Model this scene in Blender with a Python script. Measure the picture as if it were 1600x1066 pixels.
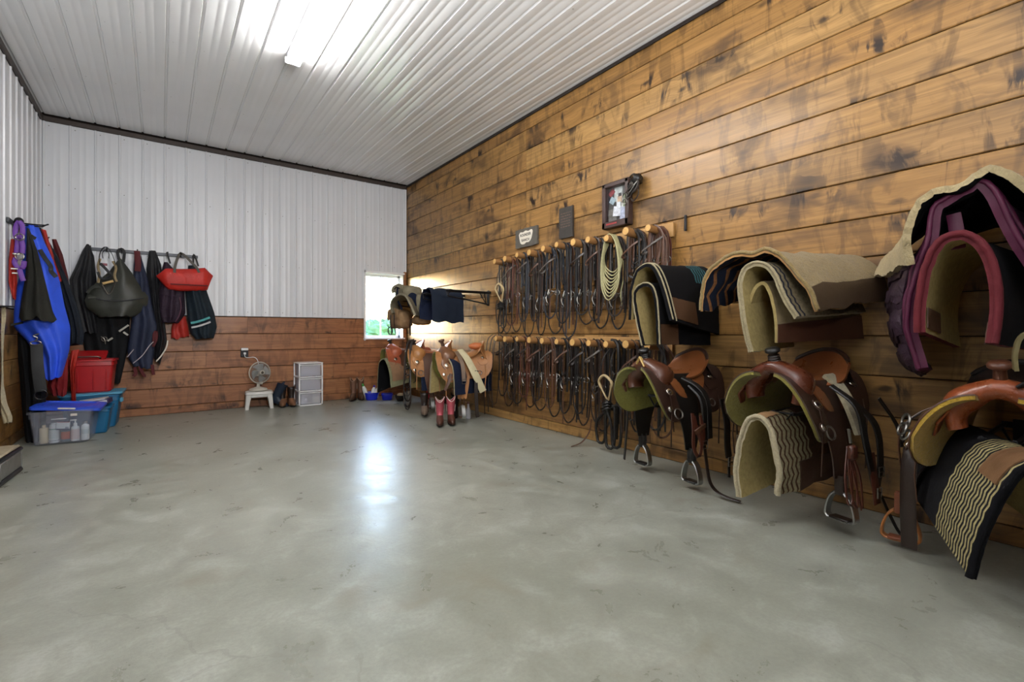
import bpy, bmesh, math, random
from mathutils import Vector, Matrix, noise

for _o in list(bpy.data.objects): bpy.data.objects.remove(_o)
SC = bpy.context.scene
COL = SC.collection
PI = math.pi
V = Vector

# ------------------------------------------------------------------ camera, sky, sun, exposure
cam = bpy.data.cameras.new('camera'); co = bpy.data.objects.new('camera', cam); COL.objects.link(co)
co.location = (0, 0, 1.08); co.rotation_euler = (PI/2, 0, -math.atan2(549, 739))
cam.sensor_width = 36; cam.lens = 739/1600*36; cam.shift_y = -14/1600; cam.clip_start = .02; cam.clip_end = 400
SC.camera = co
w = bpy.data.worlds.new('sky'); SC.world = w; w.use_nodes = True
wn = w.node_tree; bg = wn.nodes['Background']
st = wn.nodes.new('ShaderNodeTexSky'); st.sky_type = 'NISHITA'; st.sun_disc = False
st.sun_elevation = math.radians(24); st.sun_rotation = math.radians(-22); st.air_density = 1.2; st.dust_density = .8
wn.links.new(st.outputs[0], bg.inputs[0]); bg.inputs[1].default_value = 2.5
sun = bpy.data.lights.new('sun', 'SUN'); sun.energy = 1.2; sun.angle = math.radians(.6); sun.color = (1, .95, .88)
so = bpy.data.objects.new('sun', sun); COL.objects.link(so)
so.rotation_euler = V((.40, -1.0, -.36)).to_track_quat('-Z', 'Y').to_euler()
# added fill lamp standing in for a bounced flash, brightens ceiling and back wall
fl = bpy.data.lights.new('ceiling_fill', 'AREA'); fl.shape = 'DISK'; fl.size = .9; fl.energy = 125; fl.color = (1, 1, 1)
fo = bpy.data.objects.new('ceiling_fill', fl); COL.objects.link(fo); fo.location = (.6, -.4, 2.1); fo.rotation_euler = (PI-.65, 0, 0)
SC.view_settings.view_transform = 'Standard'; SC.view_settings.look = 'None'
SC.view_settings.gamma = 1; SC.view_settings.use_curve_mapping = False
SC.view_settings.exposure = 0.84
SC.cycles.max_bounces = 8; SC.cycles.diffuse_bounces = 5; SC.cycles.glossy_bounces = 3
SC.cycles.transparent_max_bounces = 12; SC.cycles.sample_clamp_indirect = 6; SC.cycles.caustics_reflective = False

# ------------------------------------------------------------------ helpers
def hexc(h):
    h = h.lstrip('#'); o = []
    for i in (0, 2, 4):
        c = int(h[i:i+2], 16)/255; o.append(c/12.92 if c <= .04045 else ((c+.055)/1.055)**2.4)
    return (o[0], o[1], o[2], 1)
def sc4(c, k): return (min(1, c[0]*k), min(1, c[1]*k), min(1, c[2]*k), 1)
MATS = {}
class NT:
    def __init__(s, name):
        s.m = bpy.data.materials.new(name); s.m.use_nodes = True; s.t = s.m.node_tree
        s.b = s.t.nodes['Principled BSDF']; s.out = s.t.nodes['Material Output']
    def n(s, typ, **k):
        nd = s.t.nodes.new('ShaderNode'+typ)
        for a, b in k.items(): setattr(nd, a, b)
        return nd
    def l(s, a, b): s.t.links.new(a, b)
    def coord(s, kind='Object', scale=(1, 1, 1), rand=0):
        c = s.n('TexCoord'); m = s.n('Mapping'); m.inputs['Scale'].default_value = scale
        src = c.outputs[kind]
        if rand:
            oi = s.n('ObjectInfo'); mu = s.n('Math', operation='MULTIPLY'); mu.inputs[1].default_value = rand
            s.l(oi.outputs['Random'], mu.inputs[0]); ad = s.n('VectorMath', operation='ADD')
            s.l(src, ad.inputs[0]); s.l(mu.outputs[0], ad.inputs[1]); src = ad.outputs[0]
        s.l(src, m.inputs[0]); return m.outputs[0]
    def noise(s, vec, scale, detail=4, rough=.55, dist=0):
        n = s.n('TexNoise'); n.inputs['Scale'].default_value = scale; n.inputs['Detail'].default_value = detail
        n.inputs['Roughness'].default_value = rough; n.inputs['Distortion'].default_value = dist
        if vec is not None: s.l(vec, n.inputs['Vector'])
        return n.outputs[0]
    def ramp(s, fac, stops, interp='LINEAR'):
        r = s.n('ValToRGB'); e = r.color_ramp.elements; r.color_ramp.interpolation = interp
        e[0].position, e[0].color = stops[0]; e[1].position, e[1].color = stops[-1]
        for p, c in stops[1:-1]: x = e.new(p); x.color = c
        s.l(fac, r.inputs[0]); return r.outputs[0]
    def mix(s, fac, a, b, mode='MIX'):
        m = s.n('Mix', data_type='RGBA', blend_type=mode)
        for v, i in ((fac, 0), (a, 6), (b, 7)):
            if hasattr(v, 'links'): s.l(v, m.inputs[i])
            else: m.inputs[i].default_value = v
        return m.outputs[2]
    def math(s, op, a, b=0.0, c=0.0):
        m = s.n('Math', operation=op)
        for i, v in enumerate((a, b, c)):
            if hasattr(v, 'links'): s.l(v, m.inputs[i])
            else: m.inputs[i].default_value = v
        return m.outputs[0]
    def bump(s, h, strength=.3, dist=.01, normal=None):
        b = s.n('Bump'); b.inputs['Strength'].default_value = strength; b.inputs['Distance'].default_value = dist
        s.l(h, b.inputs['Height'])
        if normal is not None: s.l(normal, b.inputs['Normal'])
        return b.outputs[0]
    def set(s, **k):
        for a, v in k.items():
            i = s.b.inputs[a.replace('_', ' ')]
            if hasattr(v, 'links'): s.l(v, i)
            else: i.default_value = v
        return s.m
BW = lambda v: (v, v, v, 1)

def mat(name, col, rough=.6, metal=0, var=.2, scale=18, bump=.15, bscale=None, spec=.5, dist=.004):
    if name in MATS: return MATS[name]
    t = NT(name); c = hexc(col) if isinstance(col, str) else col
    p = t.coord('Object', rand=7)
    f = t.noise(p, scale, 4)
    colr = t.ramp(f, [(.25, sc4(c, 1-var)), (.75, sc4(c, 1+var))])
    t.set(Base_Color=colr, Roughness=rough, Metallic=metal, Specular_IOR_Level=spec)
    if bump: t.set(Normal=t.bump(t.noise(p, bscale or scale*4, 3), bump, dist))
    MATS[name] = t.m; return t.m

class MB:
    """collects vertices and faces and links them as ONE mesh object"""
    def __init__(s): s.v = []; s.f = []; s.mi = []; s.uv = []
    def add(s, vs, fs, mi=0, uv=None, M=None):
        o = len(s.v)
        s.v += [tuple(M @ V(p)) if M is not None else tuple(p) for p in vs]
        s.uv += uv if uv else [(0, 0)]*len(vs)
        for k, f in enumerate(fs):
            s.f.append([i+o for i in f]); s.mi.append(mi[k] if isinstance(mi, list) else mi)
        return s
    def box(s, c, d, M=None, bev=0, mi=0):
        hx, hy, hz = d[0]/2, d[1]/2, d[2]/2; c = V(c)
        if bev <= 0:
            vs = [c+V((x*hx, y*hy, z*hz)) for x in (-1, 1) for y in (-1, 1) for z in (-1, 1)]
            fs = [(0, 1, 3, 2), (4, 6, 7, 5), (0, 4, 5, 1), (2, 3, 7, 6), (0, 2, 6, 4), (1, 5, 7, 3)]
            return s.add(vs, fs, mi, M=M)
        b = min(bev, hx*.9, hy*.9, hz*.9); vs = []; ix = {}
        for x in (-1, 1):
            for y in (-1, 1):
                for z in (-1, 1):
                    for a in range(3):
                        p = [x*(hx-b), y*(hy-b), z*(hz-b)]; p[a] = (x*hx, y*hy, z*hz)[a]
                        ix[(x, y, z, a)] = len(vs); vs.append(c+V(p))
        fs = []
        for a in range(3):
            b1, c1 = (a+1) % 3, (a+2) % 3
            for sg in (-1, 1):
                q = []
                for (u, w) in ((-1, -1), (1, -1), (1, 1), (-1, 1)):
                    k = [0, 0, 0]; k[a] = sg; k[b1] = u; k[c1] = w; q.append(ix[(k[0], k[1], k[2], a)])
                fs.append(q if sg > 0 else q[::-1])
            for u in (-1, 1):
                for w in (-1, 1):
                    k = [0, 0, 0]; k[b1] = u; k[c1] = w; q = []
                    for e in (-1, 1):
                        k[a] = e; q.append(ix[(k[0], k[1], k[2], b1)])
                    for e in (1, -1):
                        k[a] = e; q.append(ix[(k[0], k[1], k[2], c1)])
                    fs.append(q if u*w < 0 else q[::-1])
        for x in (-1, 1):
            for y in (-1, 1):
                for z in (-1, 1):
                    q = [ix[(x, y, z, a)] for a in range(3)]; fs.append(q if x*y*z > 0 else q[::-1])
        return s.add(vs, fs, mi, M=M)
    def loft(s, rings, cap=True, mi=0, closed=True, uv=None, capmi=None, loop=False):
        n = len(rings[0]); vs = [p for r in rings for p in r]; fs = []; m = len(rings)
        for i in range(m if loop else m-1):
            j2 = (i+1) % m
            for j in range(n if closed else n-1):
                k = (j+1) % n; fs.append((i*n+j, i*n+k, j2*n+k, j2*n+j))
        mis = [mi]*len(fs)
        if cap and not loop:
            fs.append(tuple(range(n))[::-1]); fs.append(tuple(range((m-1)*n, m*n))); mis += [mi if capmi is None else capmi]*2
        return s.add(vs, fs, mis, uv)
    def frames(s, pts, closed=False):
        P = [V(p) for p in pts]; n = len(P); T = []
        for i in range(n):
            a = P[(i-1) % n] if closed or i > 0 else P[0]; b = P[(i+1) % n] if closed or i < n-1 else P[-1]
            d = b-a; T.append(d.normalized() if d.length > 1e-9 else V((0, 0, 1)))
        return P, T
    def tube(s, pts, r, seg=6, closed=False, mi=0, cap=True):
        P, T = s.frames(pts, closed); n = len(P)
        up = V((0, 0, 1)) if abs(T[0].z) < .9 else V((1, 0, 0)); N = T[0].cross(up).normalized(); rings = []
        for i in range(n):
            N = (N - T[i]*N.dot(T[i])); N = N.normalized() if N.length > 1e-6 else T[i].orthogonal().normalized()
            B = T[i].cross(N); rr = r[i] if isinstance(r, (list, tuple)) else r
            rings.append([P[i]+N*(math.cos(2*PI*k/seg)*rr)+B*(math.sin(2*PI*k/seg)*rr) for k in range(seg)])
        return s.loft(rings, cap and not closed, mi, loop=closed)
    def strap(s, pts, w, t, wide=(0, 1, 0), mi=0, closed=False):
        """flat strap of width w along 'wide' (vector or one per point) and thickness t"""
        P, T = s.frames(pts, closed); rings = []
        for i in range(len(P)):
            W = V(wide[i]) if isinstance(wide[0], (tuple, list, Vector)) else V(wide)
            W = W - T[i]*W.dot(T[i]); W = W.normalized() if W.length > 1e-5 else T[i].orthogonal().normalized()
            N = T[i].cross(W); ww = (w[i] if isinstance(w, (list, tuple)) else w)/2; h = t/2
            rings.append([P[i]+W*ww*.82+N*h, P[i]-W*ww*.82+N*h, P[i]-W*ww, P[i]-W*ww*.82-N*h, P[i]+W*ww*.82-N*h, P[i]+W*ww])
        return s.loft(rings, not closed, mi, loop=closed)
    def lathe(s, prof, seg=20, M=None, mi=0, cap=True):
        rings = [[V((r*math.cos(2*PI*k/seg), r*math.sin(2*PI*k/seg), z)) for k in range(seg)] for r, z in prof]
        if M is not None: rings = [[M @ p for p in r] for r in rings]
        return s.loft(rings, cap, mi)
    def ring(s, c, R, r, axis=(0, 0, 1), seg=16, sub=6, mi=0, sx=1, sy=1):
        q = V(axis).to_track_quat('Z', 'Y'); c = V(c)
        return s.tube([c+q @ V((R*sx*math.cos(2*PI*k/seg), R*sy*math.sin(2*PI*k/seg), 0)) for k in range(seg)], r, sub, True, mi)
    def blob(s, c, rad, nu=16, nv=10, amp=0, fq=3, seed=0, mi=0, M=None, pw=1):
        c = V(c); vs = []; fs = []
        for i in range(nv+1):
            th = PI*i/nv
            for j in range(nu):
                ph = 2*PI*j/nu
                d = V((math.sin(th)*math.cos(ph), math.sin(th)*math.sin(ph), math.cos(th)))
                if pw != 1: d = V([math.copysign(abs(q)**pw, q) for q in d])
                k = 1+amp*noise.noise(d*fq+V((seed*7.1, seed*3.3, seed)))
                vs.append(c+V((d.x*rad[0], d.y*rad[1], d.z*rad[2]))*k)
        for i in range(nv):
            for j in range(nu):
                k = (j+1) % nu; fs.append((i*nu+j, (i+1)*nu+j, (i+1)*nu+k, i*nu+k))
        return s.add(vs, fs, mi, M=M)
    def prism(s, poly, z0, z1, M=None, mi=0, bev=0):
        """flat outline in local x, y pulled from z0 to z1"""
        rings = [[V((x, y, z0)) for x, y in poly], [V((x, y, z1)) for x, y in poly]]
        if M is not None: rings = [[M @ p for p in r] for r in rings]
        return s.loft(rings, True, mi)
    def sheet(s, fn, nu, nv, th=.01, mi=(0, 0, 0), up=None, uv=True):
        """solid sheet on fn(u, v); th is measured inward; mi = outer, inner, rim"""
        P = [[V(fn(i/nu, j/nv)) for j in range(nv+1)] for i in range(nu+1)]; N = []
        for i in range(nu+1):
            r = []
            for j in range(nv+1):
                a = P[min(i+1, nu)][j]-P[max(i-1, 0)][j]; b = P[i][min(j+1, nv)]-P[i][max(j-1, 0)]
                n = a.cross(b); r.append(n.normalized() if n.length > 1e-9 else V((0, 0, 1)))
            N.append(r)
        if up is not None:
            m = N[nu//2][nv//2]
            if m.dot(V(up)) < 0: N = [[-q for q in r] for r in N]
        flip = (P[min(nu//2+1, nu)][nv//2]-P[nu//2][nv//2]).cross(P[nu//2][min(nv//2+1, nv)]-P[nu//2][nv//2]).dot(N[nu//2][nv//2]) < 0
        W = nv+1; K = (nu+1)*W; vs = [p for r in P for p in r]+[P[i][j]-N[i][j]*th for i in range(nu+1) for j in range(nv+1)]
        # uv in metres along and across
        U = [0]*(nu+1); L = [0]*(nv+1)
        for i in range(1, nu+1): U[i] = U[i-1]+(P[i][nv//2]-P[i-1][nv//2]).length
        for j in range(1, nv+1): L[j] = L[j-1]+(P[nu//2][j]-P[nu//2][j-1]).length
        uvs = [(U[i], L[j]-L[nv//2]) for i in range(nu+1) for j in range(nv+1)]*2
        fs = []; ms = []
        def q(a, b, c, d, m): fs.append((a, b, c, d) if not flip else (d, c, b, a)); ms.append(m)
        for i in range(nu):
            for j in range(nv):
                a = i*W+j; q(a, a+W, a+W+1, a+1, mi[0]); q(K+a+1, K+a+W+1, K+a+W, K+a, mi[1])
        for i in range(nu):
            a, b = i*W, (i+1)*W; q(K+a, K+b, b, a, mi[2]); a += nv; b += nv; q(a, b, K+b, K+a, mi[2])
        for j in range(nv):
            a, b = j, j+1; q(a, b, K+b, K+a, mi[2]); a += nu*W; b += nu*W; q(K+a, K+b, b, a, mi[2])
        return s.add(vs, fs, ms, uvs)
    def build(s, name, mats, parent=None, smooth=40, loc=None, rot=None):
        me = bpy.data.meshes.new(name); me.from_pydata(s.v, [], s.f)
        if not isinstance(mats, (list, tuple)): mats = [mats]
        for m in mats: me.materials.append(m)
        me.polygons.foreach_set('material_index', s.mi)
        uvl = me.uv_layers.new(name='uv'); flat = []
        for l in me.loops: flat += s.uv[l.vertex_index]
        uvl.data.foreach_set('uv', flat)
        if smooth:
            me.polygons.foreach_set('use_smooth', [True]*len(me.polygons)); me.update()
            me.set_sharp_from_angle(angle=math.radians(smooth))
        me.update()
        o = bpy.data.objects.new(name, me); COL.objects.link(o)
        if parent: o.parent = parent
        if loc is not None: o.location = loc
        if rot is not None: o.rotation_euler = rot
        return o

def spl(pts, n, closed=False):
    """Catmull-Rom through points, n samples evenly spread by length"""
    P = [V(p) if len(p) == 3 else V((p[0], p[1], 0)) for p in pts]; m = len(P); out = []
    if closed: g = lambda i: P[i % m]; segs = m
    else:
        g = lambda i: P[i] if 0 <= i < m else (P[0]*2-P[1] if i < 0 else P[-1]*2-P[-2]); segs = m-1
    for i in range(segs):
        a, b, c, d = g(i-1), g(i), g(i+1), g(i+2)
        for k in range(12):
            t = k/12; out.append(.5*((2*b)+(c-a)*t+(2*a-5*b+4*c-d)*t*t+(3*b-a-3*c+d)*t**3))
    out.append(P[0].copy() if closed else P[-1].copy())
    L = [0]
    for a, b in zip(out, out[1:]): L.append(L[-1]+(b-a).length)
    res = []; k = 0; N = n if closed else n-1
    for i in range(n):
        t = L[-1]*i/max(N, 1)
        while k < len(L)-2 and L[k+1] < t: k += 1
        dl = L[k+1]-L[k]; res.append(out[k].lerp(out[k+1], (t-L[k])/dl if dl > 1e-9 else 0))
    return res
def spl2(pts, n): return [(p.x, p.y) for p in spl(pts, n)]

def tag(o, label, cat, group=None, kind=None):
    o['label'] = label; o['category'] = cat
    if group: o['group'] = group
    if kind: o['kind'] = kind
    return o
def thing(name, label, cat, loc=(0, 0, 0), rz=0, group=None):
    o = bpy.data.objects.new(name, None); COL.objects.link(o); o.empty_display_size = .1
    o.location = loc; o.rotation_euler = (0, 0, rz); return tag(o, label, cat, group)
def struct(o): o['kind'] = 'structure'; return o
def dup(root, loc=None, rz=None, label=None, group=None):
    r = root.copy(); COL.objects.link(r)
    if loc is not None: r.location = loc
    if rz is not None: r.rotation_euler = (0, 0, rz)
    if label: r['label'] = label
    if group: r['group'] = group
    for ch in list(root.children):
        c = ch.copy(); COL.objects.link(c); c.parent = r
        for g in list(ch.children):
            d = g.copy(); COL.objects.link(d); d.parent = c
    return r

# ------------------------------------------------------------------ materials of the room
def wood_mat(name, tones, dark, smudge=.6, scale=1.0, rough=.42):
    t = NT(name); p = t.coord('Object', rand=37)
    oi = t.n('ObjectInfo')
    def mp(sc):
        m = t.n('Mapping'); m.inputs['Scale'].default_value = sc; t.l(p, m.inputs[0]); return m.outputs[0]
    vo = t.n('TexVoronoi'); vo.inputs['Scale'].default_value = 1.0; vo.inputs['Randomness'].default_value = .9
    nwarp = t.noise(mp((6, 1, 14)), 1, 3)
    ad = t.n('VectorMath', operation='ADD'); sc = t.n('VectorMath', operation='SCALE'); sc.inputs['Scale'].default_value = .35
    cb = t.n('CombineXYZ'); t.l(nwarp, cb.inputs[0]); t.l(nwarp, cb.inputs[2]); t.l(cb.outputs[0], sc.inputs[0])
    t.l(mp((3.0, .01, 6.5)), ad.inputs[0]); t.l(sc.outputs[0], ad.inputs[1]); t.l(ad.outputs[0], vo.inputs['Vector'])
    sp = t.n('SeparateColor'); t.l(vo.outputs['Color'], sp.inputs[0])
    pick = t.math('GREATER_THAN', sp.outputs[0], .48)
    d = vo.outputs['Distance']
    core = t.math('MULTIPLY', t.ramp(d, [(.06, BW(1)), (.17, BW(0))]), pick)
    halo = t.math('MULTIPLY', t.ramp(d, [(.10, BW(1)), (.55, BW(0))]), pick)
    # grain bends round the knots
    gv = t.n('VectorMath', operation='ADD'); kk = t.n('CombineXYZ'); t.l(t.math('MULTIPLY', halo, 1.4), kk.inputs[2])
    t.l(mp((1.1, 1, 30)), gv.inputs[0]); t.l(kk.outputs[0], gv.inputs[1])
    grain = t.noise(gv.outputs[0], 1.0, 7, .62, .6)
    fine = t.noise(mp((4, 1, 150)), 1.0, 3, .6)
    base = t.ramp(oi.outputs['Random'], [(i/(len(tones)-1), hexc(c)) for i, c in enumerate(tones)])
    dk = hexc(dark)
    c1 = t.mix(t.ramp(grain, [(.35, BW(0)), (.72, BW(.55))]), base, sc4(dk, 2.2), 'MULTIPLY')
    c1 = t.mix(t.ramp(fine, [(.4, BW(.0)), (.75, BW(.22))]), c1, dk)
    cloud = t.noise(mp((1.5, 1, 3.2)), 1.0, 3, .6, .4)
    c2 = t.mix(t.math('MULTIPLY', t.ramp(cloud, [(.52, BW(0)), (.66, BW(1))]), smudge*.75), c1, sc4(dk, 1.5))
    fl = t.noise(mp((7, 1, 2.0)), 1.0, 4, .65, 1.0)
    near = t.math('ADD', t.math('MULTIPLY', halo, .75), .30)
    c3 = t.mix(t.math('MULTIPLY', t.math('MULTIPLY', t.ramp(fl, [(.50, BW(0)), (.60, BW(1))]), near), smudge*1.3), c2, dk)
    c4 = t.mix(t.math('MULTIPLY', core, .85), c3, sc4(dk, .55))
    bmp = t.bump(grain, .12, .004)
    t.set(Base_Color=c4, Roughness=t.ramp(cloud, [(.3, BW(rough-.06)), (.7, BW(rough+.12))]), Normal=bmp, Specular_IOR_Level=.42)
    return t.m
WOOD_R = wood_mat('stained_pine', ['#9c7341', '#a87f49', '#8e683d', '#ae8751', '#a07640', '#a47b46'], '#2a1c12', .95, rough=.34)
WOOD_B = wood_mat('red_stained_pine', ['#a8724c', '#b68057', '#9e6946', '#b27a52'], '#3a2216', .75, rough=.38)
DARK_GAP = mat('dark_gap', '#1d130c', .9, bump=0)
def metal_mat(name, col, rough=.32):
    t = NT(name); p = t.coord('Object', rand=3)
    f = t.noise(p, 1.3, 3)
    t.set(Base_Color=t.ramp(f, [(.3, sc4(hexc(col), .96)), (.7, sc4(hexc(col), 1.03))]), Roughness=rough, Specular_IOR_Level=.55,
          Normal=t.bump(t.noise(t.coord('Object', (1, 1, .2)), 5, 2), .08, .01))
    return t.m
WHITE_METAL = metal_mat('white_metal_sheet', '#d6d8dc', .34)
CEIL_METAL = metal_mat('white_ceiling_sheet', '#dfe0e1', .22)
SCREW = mat('screw_steel', '#8b8a86', .4, .8, bump=0)
DARK_TRIM = mat('dark_brown_trim', '#3a302a', .5, bump=.05)
WHITE_VINYL = mat('white_vinyl', '#e8e8ea', .35, var=.03, bump=0)

def concrete():
    t = NT('polished_concrete'); p = t.coord('Object')
    big = t.noise(p, .9, 5, .6, .3); mid = t.noise(p, 4.5, 6, .65, .5); fine = t.noise(p, 60, 4, .7)
    c = t.ramp(big, [(.28, hexc('#85877b')), (.5, hexc('#96988d')), (.72, hexc('#a5a79d'))])
    c = t.mix(t.ramp(mid, [(.40, BW(.55)), (.62, BW(0))]), c, hexc('#7b7c71'))
    c = t.mix(t.ramp(mid, [(.55, BW(0)), (.8, BW(.5))]), c, hexc('#aeb1ac'))
    c = t.mix(t.ramp(fine, [(.35, BW(.25)), (.6, BW(0))]), c, hexc('#6f6f66'))
    st = t.noise(p, 1.7, 3, .5, 1.2)
    c = t.mix(t.ramp(st, [(.60, BW(0)), (.72, BW(.45))]), c, hexc('#77705f'))
    vo = t.n('TexVoronoi'); vo.inputs['Scale'].default_value = 2.6; t.l(p, vo.inputs['Vector'])
    spk = t.math('MULTIPLY', t.math('LESS_THAN', t.math('ADD', vo.outputs['Distance'], t.math('MULTIPLY', mid, .06)), .078),
                 t.math('GREATER_THAN', t.noise(p, 1.1, 1), .57))
    c = t.mix(t.math('MULTIPLY', spk, .13), c, hexc('#4e4e48'))
    vc = t.n('TexVoronoi', feature='DISTANCE_TO_EDGE'); vc.inputs['Scale'].default_value = .33
    wv = t.n('VectorMath', operation='ADD'); s3 = t.n('VectorMath', operation='SCALE'); s3.inputs['Scale'].default_value = .5
    nz = t.n('TexNoise'); nz.inputs['Scale'].default_value = 2.5; nz.inputs['Detail'].default_value = 6; t.l(p, nz.inputs['Vector'])
    t.l(nz.outputs['Color'], s3.inputs[0]); t.l(p, wv.inputs[0]); t.l(s3.outputs[0], wv.inputs[1]); t.l(wv.outputs[0], vc.inputs['Vector'])
    crk = t.math('MULTIPLY', t.math('LESS_THAN', vc.outputs['Distance'], .0022), t.math('GREATER_THAN', t.noise(p, .8, 1), .52))
    c = t.mix(t.math('MULTIPLY', crk, .16), c, hexc('#5c5a52'))
    rough = t.ramp(mid, [(.3, BW(.25)), (.7, BW(.42))])
    bm = t.bump(t.math('ADD', t.math('MULTIPLY', mid, .8), t.math('MULTIPLY', fine, .15)), .16, .02)
    return t.set(Base_Color=c, Roughness=rough, Normal=bm, Specular_IOR_Level=.55)
CONCRETE = concrete()

# ------------------------------------------------------------------ the room: x -1.12..3.43, back wall y 7.70, ceiling 3.61
XL, XR, YB, YF, ZC = -1.12, 3.43, 7.70, -2.40, 3.61
struct(MB().box(((XL+XR)/2, (YB+YF)/2, -.06), (XR-XL+.6, YB-YF+.6, .12)).build('floor', CONCRETE, smooth=0))
ceiling = struct(MB().box(((XL+XR)/2, (YB+YF)/2, ZC+.10), (XR-XL+.6, YB-YF+.6, .12)).build('ceiling', DARK_GAP, smooth=0))
wall_right = struct(MB().box((XR+.09, (YB+YF)/2, ZC/2), (.12, YB-YF+.6, ZC+.3)).build('wall_right', DARK_GAP, smooth=0))
wall_left = struct(MB().box((XL-.09, (YB+YF)/2, ZC/2), (.12, YB-YF+.6, ZC+.3)).build('wall_left', DARK_GAP, smooth=0))
wall_rear = struct(MB().box(((XL+XR)/2, YF-.06, ZC/2), (XR-XL+.06, .12, ZC+.3)).build('wall_rear', WHITE_METAL, smooth=0))
WX0, WX1, WZ0, WZ1 = 2.70, 3.37, .965, 2.07
mb = MB()
yb = YB+.09
ZT = ZC+.14
mb.box(((XL-.15+WX0)/2, yb, ZT/2), (WX0-XL+.15, .12, ZT)); mb.box(((WX1+XR+.15)/2, yb, ZT/2), (XR+.15-WX1, .12, ZT))
mb.box(((WX0+WX1)/2, yb, WZ0/2), (WX1-WX0, .12, WZ0)); mb.box(((WX0+WX1)/2, yb, (WZ1+ZT)/2), (WX1-WX0, .12, ZT-WZ1))
wall_back = struct(mb.build('wall_back', DARK_GAP, smooth=0))

PLANK = {}
def plank(parent, L, H, loc, rz, m):
    """one board: local x along it, z up, y out of the wall; bevelled long edges leave a dark joint"""
    key = (round(L, 3), round(H, 3), m.name)
    if key not in PLANK:
        hx, t, hz = L/2-.0012, .018, H/2-.0026; c = .005
        pr = [(0, -hz), (t-c, -hz), (t, -hz+c), (t, hz-c), (t-c, hz), (0, hz)]
        b = MB(); b.loft([[V((sx*hx, -y, z)) for y, z in pr] for sx in (-1, 1)], True)
        o = b.build('plank', m, None, 0); PLANK[key] = o.data
    else:
        o = bpy.data.objects.new('plank', PLANK[key]); COL.objects.link(o)
    o.parent = parent; o.location = loc; o.rotation_euler = (random.uniform(-.002, .002), 0, rz); return o
random.seed(4)
PITCH, Z0 = .2393, .100
rows = [(0.0, Z0)]+[(Z0+i*PITCH, Z0+(i+1)*PITCH) for i in range(15)]
for k, (za, zb) in enumerate(rows):
    zb = min(zb, ZC)
    if zb-za < .03: continue
    seams = [YB, 4.35, -.9 if k % 2 else -.2, YF] if k > 6 else [YB, random.choice([6.1, 5.6, 6.4]), random.choice([3.4, 2.6, 3.9]), random.choice([.2, -.4]), YF]
    if k > 6 and k % 3 == 0: seams = [YB, 4.35, YF]
    for a, b in zip(seams, seams[1:]):
        plank(wall_right, a-b, zb-za, (XR+.028, (a+b)/2, (za+zb)/2), -PI/2, WOOD_R)
ZW = 1.305
for k, (za, zb) in enumerate(rows[:6]):
    zb = min(zb, ZW)
    right = WX0-.012 if zb > WZ0+.01 else XR
    if za < WZ0 < zb: plank(wall_back, XR-WX0+.012, WZ0-.006-za, ((XR+WX0-.012)/2, YB+.028, (za+WZ0-.006)/2), 0, WOOD_B)
    sm = [XL]+[[.55], [1.3], [-.1, 2.2], [.5], [.35], [1.0]][k]+[right]
    for a, b in zip(sm, sm[1:]): plank(wall_back, b-a, zb-za, ((a+b)/2, YB+.028, (za+zb)/2), 0, WOOD_B)
    for a, b in ((YF, 3.0), (3.0, YB)): plank(wall_left, b-a, zb-za, (XL-.028, (a+b)/2, (za+zb)/2), PI/2, WOOD_R)

def rib_profile(width):
    """x and depth of a ribbed sheet: a big rib every 229 mm, two fine ones between"""
    pts = []; n = round(width/.2286)
    for i in range(n):
        x = i*.2286
        pts += [(x, 0), (x+.008, .0), (x+.016, .012), (x+.028, .012), (x+.036, 0)]
        for q in (.095, .152):
            pts += [(x+q, 0), (x+q+.006, .0013), (x+q+.016, .0013), (x+q+.022, 0)]
    pts.append((width, 0)); return pts
SHEETS = {}
def sheet_panel(parent, width, L, loc, rot, m, name='metal_sheet', screws=()):
    key = (round(width, 3), round(L, 3), m.name)
    if key not in SHEETS:
        b = MB(); pr = [(min(x, width), y) for x, y in rib_profile(max(.2286, math.ceil(width/.2286-.01)*.2286))]
        fr = [V((x, -y, 0)) for x, y in pr]; bk = [V((x, -y, L)) for x, y in pr]
        n = len(fr); b.add(fr+bk, [(i, i+1, n+i+1, n+i) for i in range(n-1)])
        SHEETS[key] = b.build(name, m, None, 25).data
        o = bpy.data.objects[-1]; o = [q for q in COL.objects if q.data == SHEETS[key]][0]
    else:
        o = bpy.data.objects.new(name, SHEETS[key]); COL.objects.link(o)
    o.parent = parent; o.location = loc; o.rotation_euler = rot
    if screws:
        s = MB()
        for z in screws:
            for i in range(int(width/.2286+.01)):
                s.lathe([(.006, 0), (.006, .003), (.003, .005)], 6, Matrix.Translation((i*.2286+.066, 0, z)) @ Matrix.Rotation(PI/2, 4, 'X'))
        q = s.build('screws', SCREW, o, 0)
    return o
PW = .9144
# back wall sheets, upright above the planks, cut round the window
x = XL
while x < XR-.01:
    wd = min(PW, XR-x)
    if x+wd <= WX0+.02: sheet_panel(wall_back, wd, ZC-.06-ZW, (x, YB+.004, ZW), (0, 0, 0), WHITE_METAL, screws=(.06, .75, 1.5, 2.2))
    else:
        if x < WX0-.02: sheet_panel(wall_back, WX0-.012-x, ZC-.06-ZW, (x, YB+.004, ZW), (0, 0, 0), WHITE_METAL, screws=(.06, .75, 1.5, 2.2))
        sheet_panel(wall_back, XR-WX0+.012, ZC-.06-WZ1-.012, (WX0-.012, YB+.004, WZ1+.012), (0, 0, 0), WHITE_METAL, screws=(.1, .9))
    x += PW if x+wd <= WX0+.02 else 9
y = YF
while y < YB-.01:
    wd = min(PW, YB-y); sheet_panel(wall_left, wd, ZC-.06-ZW, (XL-.004, y, ZW), (0, 0, PI/2), WHITE_METAL, screws=(.06, .75, 1.5, 2.2)); y += PW
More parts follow.
